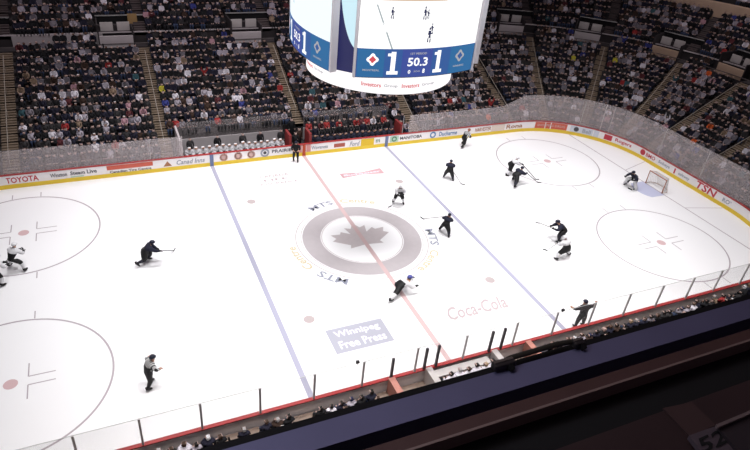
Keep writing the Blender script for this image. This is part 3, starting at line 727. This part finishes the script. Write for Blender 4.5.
# 3 referee
skater('referee', 'striped-shirt referee gliding alone near the near boards', (-14.95, -8.86, 0), yaw_to(.9, .25), 24, (24, 34, 6), (2, 30, 8), (-.34, .12, .02), (.2, .3, -.42), RF, 1.35, H_N, gloveM=M_SKIN)
# 4 linesman at the far boards
skater('linesman', 'linesman in black leaning by the far boards at the red line mark', (-1.0, 12.1, 0), yaw_to(-.3, -1), 12, (22, 30, 2), (-4, 12, 2), (-.16, .1, -.48), (.16, .1, -.48), (SM[0], M_BLK, M_BLK), 1.15, H_N, gloveM=M_SKIN)
# 5 white player above the logo
h = skater('hockey_player', 'white-shirted player gliding between the centre logo and the blue line', (4.5, 3.65, 0), yaw_to(-.3, -.9), 26, (30, 42, 14), (14, 38, 14), (-.15, .3, -.35), (.12, .35, -.35), WT, 1.5, H_W, sc=.95)
stick('pale stick of the white player beside the centre logo', h[1], h[0], (3.75, 3.3, 0), (-.8, -.3, 0), M_WHT)
# 6 dark player right of the logo
h = skater('hockey_player', 'dark-shirted player skating beside the blue line close to the logo', (5.85, -1.15, 0), yaw_to(.75, .6), 40, (48, 62, 20), (4, 50, 20), (-.3, .35, -.15), (.1, .4, -.3), DK, 1.6, sc=.88)
stick('stick held out over the logo side by the dark player at the blue line', h[0], h[1], (5.3, 1.0, 0), (-.2, .9, 0), mat('grey_stick', (.30, .29, .29), .5))
# 7 dark player further up
h = skater('hockey_player', 'dark-shirted player upright beyond the blue line in open ice', (10.25, 5.95, 0), yaw_to(.5, .8), 30, (34, 46, 16), (4, 34, 16), (-.1, .35, -.3), (.15, .35, -.3), DK, 1.6, sc=.90)
stick('stick of the upright dark player beyond the blue line', h[0], h[1], (10.9, 4.95, 0), (.6, -.5, 0), mat('grey_stick', (.30, .29, .29), .5))
# 8 linesman at the far boards right
skater('linesman', 'striped linesman with orange armbands skating along the far boards', (14.85, 11.3, 0), yaw_to(.9, .15), 36, (48, 60, 14), (-14, 42, 16), (-.2, .15, -.4), (.2, .25, -.35), (M_STRIPE, M_BLK, M_BLK), 1.4, mat('rust_helmet', (.30, .10, .06), .5), gloveM=mat('orange_band', (.5, .12, .04), .6))
# 9, 10 pair racing
h = skater('hockey_player', 'white-shirted player just behind the stooping dark one at the corner circle', (15.95, 5.5, 0), yaw_to(.9, -.2), 42, (40, 50, 10), (-8, 30, 14), (.05, .4, -.25), (.25, .45, -.2), (M_WHT, M_BLK, M_WHT), 1.6, H_W, sc=.95)
stick('pale stick of the white player chasing at the corner circle', h[1], h[0], (17.7, 4.0, 0), (.9, -.3, 0), M_STICK)
h = skater('hockey_player', 'dark-shirted player stooping at the corner circle, legs spread', (15.35, 3.85, 0), yaw_to(.9, .25), 55, (55, 50, 20), (-30, 30, 24), (.05, .4, -.25), (.25, .45, -.2), DK, 1.65, sc=.97)
stick('stick of the stooping dark player at the corner circle', h[1], h[0], (17.5, 3.45, 0), (.9, -.2, 0), M_STICK)
# 11 goalie
h = skater('goalkeeper', 'dark-shirted goalkeeper crouching in front of the net', (25.45, .75, 0), yaw_to(-.95, -.15), 45, (50, 60, 18), (50, 60, 18), (-.3, .35, -.25), (.32, .35, -.25), DK, 1.25, H_N, goalie=True)
stick('white goalkeeper stick laid across the crease', h[1], h[1], (24.75, .55, 0), (.2, -.9, 0), M_WHT, True)
# 13, 14 pair
h = skater('hockey_player', 'dark-shirted player leaning sideways above a white opponent', (13.85, -4.2, 0), yaw_to(-.8, .35), 48, (58, 60, 24), (0, 45, 22), (-.35, .4, -.1), (-.05, .45, -.1), DK, 1.65)
stick('stick raised ahead of the leaning dark player', h[0], h[1], (13.2, -2.4, .35), (-.8, .5, 0), mat('grey_stick', (.30, .29, .29), .5))
h = skater('hockey_player', 'white-shirted player with wide stance below the leaning dark one', (12.45, -6.25, 0), yaw_to(-.2, 1), 28, (32, 44, 28), (30, 46, 30), (-.2, .35, -.3), (.1, .35, -.3), WT, 1.6, H_W, sc=.97)
stick('pale stick of the wide-stanced white player', h[0], h[1], (11.9, -5.1, 0), (-.5, .6, 0), M_WHT)
# 15 white player low by the centre line
h = skater('hockey_player', 'white-shirted player stretched low across the red centre line', (-.25, -6.15, 0), yaw_to(.92, .1), 68, (78, 45, 24), (-60, 12, 22), (-.2, .5, -.05), (.35, .4, -.2), WT, 1.5, mat('blue_helmet', (.08, .09, .32), .4))
stick('pale stick of the low white player at the centre line', h[0], h[1], (1.15, -5.35, 0), (.6, .6, 0), M_WHT)
# 16 linesman by the near boards, arms spread
skater('linesman', 'linesman standing with arms spread wide against the near boards', (8.72, -12.2, 0), yaw_to(.1, 1), 10, (6, 8, 8), (6, 8, 8), (-.75, .12, -.02), (.75, .12, .02), (SM[2], M_BLK, M_BLK), 1.25, H_N, gloveM=M_SKIN)
# small cameras on the near glass
for x, lab in ((-5.94, 'small dark camera clipped on near glass before the penalty boxes'), (6.0, 'small dark camera clipped on near glass beside the arm-spreading linesman')):
    t = thing('glass_camera', lab, 'camera', (x, -RY - .07, 2.68)); t.scale = (.65,) * 3
    b = MB(); b.box(-.12, .12, -.08, .08, .05, .22); b.build('camera_body', M_BLK, t)
    b = MB(); b.tube([(0, .08, .13), (0, .15, .13)], .05, 12); b.build('lens', M_DARK, t)
    b = MB(); b.box(-.03, .03, -.05, .05, -.08, .05); b.build('clamp', M_STEEL, t)

# ------------------------------------------------------------------ goal
t = thing('goal_net', 'red-framed hockey goal with white netting behind the goalkeeper', 'goal', (27.13, 0, 0))
b = MB(); b.tube([(0, -.915, 0), (0, -.915, 1.22), (0, .915, 1.22), (0, .915, 0)], .045, 10); b.build('goal_frame', M_GOAL, t)
b = MB(); b.tube([(0, -.915, .03), (.55, -.95, .03), (1.0, -.55, .03), (1.0, .55, .03), (.55, .95, .03), (0, .915, .03)], .03, 8); b.tube([(0, -.915, 1.2), (.5, -.7, 1.2), (.5, .7, 1.2), (0, .915, 1.2)], .025, 8); b.build('base_frame', mat('pale_pipe', (.6, .5, .45), .5), t)
b = MB()
def netgrid(A, B_, C_, D, n, m):
    A, B_, C_, D = map(Vector, (A, B_, C_, D))
    for i in range(n + 1): b.tube([A.lerp(B_, i / n), D.lerp(C_, i / n)], .008, 4, caps=False)
    for j in range(m + 1): b.tube([A.lerp(D, j / m), B_.lerp(C_, j / m)], .008, 4, caps=False)
netgrid((.5, -.7, 1.2), (.5, .7, 1.2), (1.0, .55, .03), (1.0, -.55, .03), 14, 12)
netgrid((0, -.915, 1.2), (.5, -.7, 1.2), (1.0, -.55, .03), (0, -.915, .03), 6, 12)
netgrid((0, .915, 1.2), (.5, .7, 1.2), (1.0, .55, .03), (0, .915, .03), 6, 12)
netgrid((0, -.915, 1.2), (0, .915, 1.2), (.5, .7, 1.2), (.5, -.7, 1.2), 14, 4)
b.build('netting', M_NET, t)

# ------------------------------------------------------------------ penalty boxes and scorers
t = thing('scorers_table', 'long pale table between the dark posts behind near glass', 'table', (-.2, -RY - .55, .3))
b = MB(); b.box(-1.6, 1.6, -.2, .25, .68, .73); b.build('tabletop', M_PALE, t)
for x in (-1.5, 1.5):
    b = MB(); b.box(x - .04, x + .04, -.15, .2, 0, .68); b.build('leg', M_STEEL, t)
for k, x in enumerate((-1.35, -.85, -.35, .15, .65, 1.1)):
    me = POSES[k % 2].copy()
    for m in (SM[6], SKINS[0], PANTS[0], HAIRS[(0, 3, 1, 0, 2, 0)[k]][1], SHOE): me.materials.append(m)
    link('official', me, None, (x, -RY - 1.25, .35), random.uniform(-.2, .2), 'official in white shirt at the scorers table, %s along from its white-bench end' % nw(k + 1), 'person', 'officials in white shirts')
for x0, x1, w in ((-4.0, -2.3, 'before'), (2.4, 4.1, 'past')):
    t = thing('penalty_bench', 'low pale bench in the penalty box %s the scorers table' % w, 'bench', ((x0 + x1) / 2 - (.1 if x0 > 0 else 0), -RY - 1.0, .30))
    b = MB(); b.box(-.6, .6, -.18, .18, .4, .45); b.build('seat', M_PALE, t)
    for x in (-.5, .5):
        b = MB(); b.box(x - .04, x + .04, -.15, .15, 0, .4); b.build('leg', M_STEEL, t)
for x, lab, m in ((-4.2, 'salmon partition closing the penalty box before the scorers', 'a'), (-2.15, 'pale partition between penalty box and scorers table', 'b'), (1.75, 'pale partition past the scorers table', 'b'), (3.9, 'salmon partition closing the penalty box past the scorers', 'a')):
    b = MB(); b.box(x - .05, x + .28, -RY - 1.6, -RY - .2, .33, 1.25); b.build('box_partition', mat('salmon_panel', (.45, .20, .16), .7) if m == 'a' else M_PALE, label=lab, cat='partition')

# ------------------------------------------------------------------ scoreboard
sb = thing('scoreboard', 'huge hanging four-sided video scoreboard with white ring below', 'scoreboard', (0, 0, 12))
E_W = mat('led_white', (1.0, 1.0, 1.0), emit=1.15); E_IW = mat('led_ice_white', (.88, .97, 1.0), emit=1.05); E_B = mat('led_blue', (.03, .11, .36), emit=.9); E_T = mat('led_teal', (.02, .17, .42), emit=.8)
E_D = mat('led_navy', (.012, .014, .10), emit=.9); E_LB = mat('led_light_blue', (.62, .86, .95), emit=1.0); E_TAN = mat('led_tan', (.72, .52, .36), emit=.9); E_K = mat('led_dark_figure', (.03, .04, .16), emit=.5)
E_GL = mat('led_grey_line', (.45, .52, .55), emit=.8); E_R = mat('led_red', (.75, .08, .10), emit=.9); E_GY = mat('led_grey', (.45, .45, .48), emit=.9); E_PU = mat('led_violet_blue', (.045, .08, .36), emit=.9)
M_FR = mat('scoreboard_frame', (.62, .60, .64), .4); M_SBK = mat('scoreboard_black', (.015, .012, .02), .6)
R0 = 10.2; yc = -4.9 + R0; hx = 3.42; half = math.asin(hx / R0); ZB, ZM, ZT = 13.17, 14.63, 18.6
def scr(rot, off=0):
    """(u,v): u 0..1 across the curved screen, v = height in metres -> point, screen turned by rot"""
    cr, sr = math.cos(rot), math.sin(rot)
    def f(u, z):
        a = (u * 2 - 1) * half; x = (R0 + off) * math.sin(a); y = yc - (R0 + off) * math.cos(a)
        return (x * cr - y * sr, x * sr + y * cr, z - 12)
    return f
def patch(name, f, u0, u1, z0, z1, m, parent, n=16):
    b = MB(); vs = []
    for i in range(n + 1):
        u = u0 + (u1 - u0) * i / n; vs += [f(u, z0), f(u, z1)]
    b.add(vs, [(2 * i, 2 * i + 2, 2 * i + 3, 2 * i + 1) for i in range(n)]); return b.build(name, m, parent)
def dtext(body, f, u0, u1, z0, z1, m, parent, name='digits', slant=0):
    b = MB(); put_text(b, body, lambda u, v: f(u0 + (u1 - u0) * u, z0 + (z1 - z0) * v), slant=slant); return b.build(name, m, parent)
def fig(f, u, z, s, parent, m=None):
    b = MB(); 
    for du, dz, w, h in ((0, .30, .09, .12), (-.01, .10, .16, .2), (.02, -.08, .13, .16), (-.06, -.26, .07, .2), (.07, -.28, .07, .2), (.1, .06, .12, .06)):
        vs = [f(u + (du + a * w / 2) * s / 6.9, z + (dz + c * h / 2) * s) for a, c in ((-1, -1), (1, -1), (.7, 1), (-.7, 1))]; b.add(vs, [(0, 1, 2, 3)])
    b.build('player_image', m or E_K, parent)
for k in range(4):
    rot = [0, -PI / 2, PI / 2, PI][k]
    f = scr(rot); g = scr(rot, .02); g2 = scr(rot, .03); bk = scr(rot, -.35)
    hs = link('video_screen', None, sb)
    b = MB(); n = 16; vs = []
    for i in range(n + 1):
        u = i / n; vs += [f(u, ZB), f(u, ZT), bk(u, ZT), bk(u, ZB)]
    b.add(vs, [(4 * i + j, 4 * i + 4 + j, 4 * i + 4 + (j + 1) % 4, 4 * i + (j + 1) % 4) for i in range(n) for j in range(4)] + [(0, 1, 2, 3), (4 * n + 3, 4 * n + 2, 4 * n + 1, 4 * n)])
    b.build('screen_casing', M_SBK, hs)
    patch('picture_area', scr(rot, .01), 0.012, .988, ZM, ZT - .1, E_IW if k else E_W, hs)
    patch('score_band', scr(rot, .01), .012, .988, ZB + .03, ZM, E_B, hs)
    patch('score_band_end', g, .02, .21, ZB + .04, ZM - .02, E_T, hs); patch('score_band_end', g, .74, .985, ZB + .04, ZM - .02, E_T, hs); patch('score_band_middle', g, .34, .58, ZB + .04, ZM - .02, E_PU, hs)
    for u0, u1 in ((-.008, .010), (.990, 1.008)):
        b = MB(); vs = []
        for u in (u0, u1):
            vs += [scr(rot, .06)(u, ZB), scr(rot, .06)(u, ZT), bk(u, ZT), bk(u, ZB)]
        b.add(vs, [(j, 4 + j, 4 + (j + 1) % 4, (j + 1) % 4) for j in range(4)] + [(0, 1, 2, 3), (7, 6, 5, 4)]); b.build('screen_edge', M_FR, hs)
    for uc in (.275, .635):
        b = MB(); w = .038 * (1.1 if uc < .5 else 1)
        for u0, u1, z0, z1 in ((uc - w, uc + w, 13.36, 13.53), (uc - w * .42, uc + w * .42, 13.53, 14.5), (uc - w, uc - w * .42, 14.28, 14.42)):
            b.add([g2(u0, z0), g2(u1, z0), g2(u1, z1), g2(u0, z1)], [(0, 1, 2, 3)])
        b.build('digits', E_W, hs)
    dtext('50.3', g2, .385, .545, 13.76, 14.20, E_W, hs, 'clock_digits'); dtext('1ST PERIOD', g2, .40, .53, 14.34, 14.45, E_GY, hs, 'period_text')
    dtext('0', g2, .395, .415, 13.38, 13.58, E_W, hs); dtext('SOG', g2, .44, .49, 13.45, 13.54, E_GY, hs, 'shots_text'); dtext('8', g2, .51, .53, 13.38, 13.62, E_W, hs)
    # two team roundels
    for uc, m1, m2 in ((.125, E_W, E_R), (.835, E_GY, E_B)):
        for r_, mm, ff in ((.27, m1, g2), (.15, m2, scr(rot, .04))):
            b = MB(); N = 20; vs = [ff(uc + r_ * (1 + .18 * math.cos(4 * 2 * PI * i / N)) * math.cos(2 * PI * i / N) / 7.1, 14.10 + r_ * (1 + .18 * math.cos(4 * 2 * PI * i / N)) * math.sin(2 * PI * i / N)) for i in range(N)]; b.add(vs, [tuple(range(N))]); b.build('team_roundel', mm, hs)
    dtext('MONTREAL', g2, .06, .18, 13.52, 13.62, E_GY, hs, 'team_text'); dtext('WINNIPEG', g2, .78, .89, 13.52, 13.62, E_GY, hs, 'team_text')
    if k == 0:
        patch('stands_image', g, .02, .64, 16.9, ZT - .12, E_TAN, hs)
        fig(g, .235, 16.35, .75, hs); fig(g, .475, 16.35, .85, hs); fig(g, .50, 16.3, .6, hs); fig(g, .53, 15.3, 1.0, hs); fig(g, .545, 15.6, .7, hs)
        b = MB(); b.add([g(.12, 16.7), g(.13, 16.7), g(.265, ZM), g(.253, ZM)], [(0, 1, 2, 3)]); b.build('line_image', E_GL, hs)
    if k == 1:
        fig(g, .35, 15.9, 1.1, hs, E_GL)
# corner screens set back between the main ones
for k in range(4):
    a = -PI * .75 + k * PI / 2; cr, sr = math.cos(a + PI / 2), math.sin(a + PI / 2)
    def cf(x, z, off=0, cr=cr, sr=sr, a=a): r = 4.95 + off; return (r * math.cos(a) + x * cr, r * math.sin(a) + x * sr, z - 12)
    cs = link('corner_screen', None, sb)
    b = MB(); vs = [cf(x, z, o) for x in (-.85, .85) for o in (-.3, 0) for z in (ZB, ZT)]
    b.add(vs, [(0, 1, 3, 2), (4, 6, 7, 5), (0, 4, 5, 1), (2, 3, 7, 6), (0, 2, 6, 4), (1, 5, 7, 3)]); b.build('panel', E_D, cs)
    b = MB(); pts = [(-.62 + 1.24 * i / 20, 14.0 + 4.5 * (1 - math.sqrt(max(0, 1 - ((i - 20) / 20) ** 2)))) for i in range(21)]
    vs = [cf(x, min(z + .35, ZT - .1), .02) for x, z in pts] + [cf(.62, ZT - .1, .02), cf(-.62, ZT - .1, .02)]
    b.add(vs, [tuple(range(len(vs)))]); b.build('curved_picture', E_LB, cs)
# ring
b = MB(); N = 96; RZ = [(4.05, 12.0), (4.2, 12.0), (4.2, 12.95), (4.05, 12.95)]; vs = []
for i in range(N):
    a = 2 * PI * i / N; vs += [(r * math.cos(a), r * math.sin(a), z - 12) for r, z in RZ]
b.add(vs, [(4 * i + j, 4 * ((i + 1) % N) + j, 4 * ((i + 1) % N) + (j + 1) % 4, 4 * i + (j + 1) % 4) for i in range(N) for j in range(4)])
rg = b.build('led_ring', mat('led_ring_white', (1, .97, .98), emit=1.1), sb, smooth=False)
def ring_text(body, a0, a1, z0, z1, m):
    b = MB(); put_text(b, body, lambda u, v: (4.22 * math.cos(a0 + (a1 - a0) * u), 4.22 * math.sin(a0 + (a1 - a0) * u), z0 + (z1 - z0) * v - 12)); b.build('ring_lettering', m, rg)
r = math.radians
for k in range(4):
    o = k * 90
    ring_text('Investors', r(-127 + o), r(-113 + o), 12.35, 12.58, E_R); ring_text('Group', r(-111 + o), r(-101 + o), 12.35, 12.55, E_GY); ring_text('Investors', r(-98 + o), r(-84 + o), 12.35, 12.58, E_R); ring_text('Group', r(-82 + o), r(-70 + o), 12.35, 12.55, E_GY)
b = MB(); b.ring(0, 0, 0, 4.05, 12.4 - 12); b.build('underside', M_SBK, sb)
b = MB()
for a in range(8):
    q = PI / 8 + a * PI / 4; b.tube([(3.6 * math.cos(q), 3.6 * math.sin(q), .4), (3.4 * math.cos(q), 3.4 * math.sin(q), 6.6)], .1)
b.tube([(0, 0, .4), (0, 0, 6.6)], .5, 12); b.build('inner_frame', M_SBK, sb)
b = MB(); b.box(-3.6, 3.6, -3.6, 3.6, 6.5, 6.7); b.build('top_deck', M_SBK, sb)
b = MB()
for sx in (-2.5, 2.5):
    for sy in (-2.5, 2.5): b.tube([(sx, sy, 6.7), (sx, sy, 17)], .03)
b.build('hoist_cable', M_STEEL, sb)

# ------------------------------------------------------------------ balcony in front of the camera
def yk(k, z): return -30.652 + k * (23.058 - z)
def slab(name, z, kf, kb, th, m, x0=-30, x1=20, **kw):
    b = MB(); b.box(x0, x1, yk(kb, z), yk(kf, z), z - th, z); return b.build(name, m, kind='structure', **kw)
M_LEDGE = mat('blue_lit_ledge', (.12, .12, .22), .55, noise=.12, scale=1.5); M_BRN = mat('brown_shelf', (.060, .030, .028), .6, noise=.25, scale=3); M_BRN2 = mat('dark_brown_desk', (.026, .013, .014), .6, noise=.3, scale=3)  # ledge blue tint puts bluish scoreboard light into the colour
zL = 19.2
slab('trim_3', zL - .04, .757, .70, .9, M_DARK)
slab('wall_balcony', zL, .741, .682, 1.0, M_LEDGE)
slab('floor_balcony', 18.6, .70, -.6, .2, M_DARK)
slab('trim_4', 20.4, .651, .622, .12, M_BRN)
slab('trim_5', 20.42, .6235, .618, .10, mat('shelf_edge', (.17, .12, .11), .5))
slab('gap_shade_slab', 20.3, .60, .36, .6, M_DARK)  # near-black slab painted as the dark gap below the shelf
slab('trim_7', 21.3, .522, .36, .05, M_BRN2)
b = MB(); b.box(-30, 20, -33, -30.0, 19.5, 19.7)
struct(b, 'floor_press_box', M_DARK)
# bracketed lamp bar on the ledge
def up_(k, z, x): return (x, yk(k, z), z)
t = thing('floodlight_bar', 'dark tubular light bar with drooping end heads resting on the blue-grey ledge', 'light bar', (-11.57, yk(.70, zL), zL), 0)
def L_(x, dy, z): return (x + 12.0 - 12.0, dy, z)
M_BAR = mat('olive_bar', (.035, .032, .026), .5)
yb = yk(.757, zL) - yk(.70, zL)
b = MB(); b.tube([(-.40, yb - .03, .05), (-.30, yb - .01, .06), (.25, yb, .06), (.47, yb - .02, .05)], [.022, .026, .026, .022], 12); b.build('bar', M_BAR, t)
for x, w in ((-.39, .11), (.45, .06)):
    b = MB(); b.box(x - w, x + w, yb - .085, yb - .005, .02, .085); hd_ = b.build('lamp_head', mat('dark_housing', (.022, .018, .02), .5), t)
    bv = hd_.modifiers.new('b', 'BEVEL'); bv.width = .012; bv.segments = 2
    b = MB(); b.box(x - w * .9, x + w * .9, yb - .045, yb - .02, .085, .092); b.build('head_rim', mat('pale_rim', (.12, .10, .09), .5), hd_)
    b = MB(); b.tube([(x + w * .4, yb - .06, .05), (x + w * .6, yb - .11, .02)], [.04, .03], 8); b.build('foot', M_DARK, t)
# lighter mat on the desk and numbered plate
def dk(u, v, z=21.3):
    """ray through picture point (u,v) met with the desk plane - used only to size the real plate lying on it"""
    d = Euler(CE).to_matrix() @ Vector(((u - 375 + 13.519) / F, -(v - 225 + 4.32) / F, -1)); tt = (z - CP.z) / d.z; return CP + d * tt
def quad_plate(name, pts, z, th, m, parent=None, **kw):
    q = [dk(u, v, z) for u, v in pts]; b = MB(); b.poly([(p.x, p.y) for p in q], z - th, z); o = b.build(name, m, parent, **kw); return q
qa = quad_plate('desk_mat', [(663, 408), (692, 402), (716, 425), (690, 436)], 21.308, .006, mat('mat_brown', (.042, .022, .022), .7), label='slightly paler square mat on the dark brown desk', cat='mat')
th = thing('number_plate', 'grey plate numbered 52 at the desk corner', 'number plate')
P = quad_plate('plate', [(689, 435.5), (714, 426.5), (760, 462), (722, 478)], 21.33, .02, mat('plate_grey', (.065, .050, .062), .6), th)
o0, ex, ey = P[0], (P[1] - P[0]), (P[3] - P[0])
b = MB(); A = dk(699, 441, 21.333); Bq = dk(715, 431, 21.333); Cq = dk(727, 457, 21.333)
put_text(b, '52', lambda u, v: tuple(dk(703, 454, 21.333) + (dk(729, 442, 21.333) - dk(703, 454, 21.333)) * u + (dk(697, 439, 21.333) - dk(703, 454, 21.333)) * v)); b.build('numerals', M_DARK, th)
th = thing('desk_tray', 'dark flat tray with pale front edge beside the numbered plate', 'tray')
quad_plate('tray_base', [(717, 426), (758, 408), (790, 440), (748, 462)], 21.345, .03, mat('tray_dark', (.022, .016, .02), .6), th)
quad_plate('tray_edge', [(716, 424.5), (758, 407), (760, 409.5), (718, 427.5)], 21.36, .012, mat('tray_edge', (.13, .10, .10), .5), th)

# ------------------------------------------------------------------ light
def area(x, y, z, sx, sy, power, spread, col=(1, 1, 1), aim=None):
    l = bpy.data.lights.new('rig_and_fill_light', 'AREA'); l.shape = 'RECTANGLE'; l.size = sx; l.size_y = sy; l.energy = power; l.spread = math.radians(spread); l.color = col
    o = bpy.data.objects.new('rig_and_fill_light', l); C.objects.link(o); o.location = (x, y, z)
    if aim: o.rotation_euler = (Vector(aim) - Vector((x, y, z))).to_track_quat('-Z', 'Y').to_euler()
    return o
for x, pw in ((-16, 1050), (-5.5, 1180), (5.5, 1180), (16, 920), (26, 520)):
    for y in (-7, 7): area(x, y, 27, 4, 2, pw, 105, (1, .985, .99), aim=(x * .85, y * .8, 0))
area(-5, 20, 27, 40, 3, 2300, 120, (1, .9, .95), aim=(-5, 24, 4)); area(38, 8, 27, 3, 26, 1150, 120, (1, .9, .93), aim=(42, 8, 5))  # two fills added to brighten the far and end stands
area(0, -17, 26, 40, 2, 1100, 60, (1, .93, .9), aim=(0, -15, 0)); area(-14, -25, 29, 8, 3, 55, 80, (1, .85, .85), aim=(-12, -28, 19)); area(-16.6, -27.3, 23.4, .6, .6, 60, 150, (.82, .86, 1.0), aim=(-14.6, -28, 19))  # added fills: near strip, balcony, and a small unseen bluish one for the ledge
w = bpy.data.worlds.new('world'); bpy.context.scene.world = w; w.use_nodes = True
w.node_tree.nodes['Background'].inputs[0].default_value = (1, .72, .95, 1); w.node_tree.nodes['Background'].inputs[1].default_value = .05
vs = bpy.context.scene.view_settings; vs.view_transform = 'Standard'; vs.look = 'None'; vs.exposure = 0; vs.gamma = 1; vs.use_curve_mapping = False
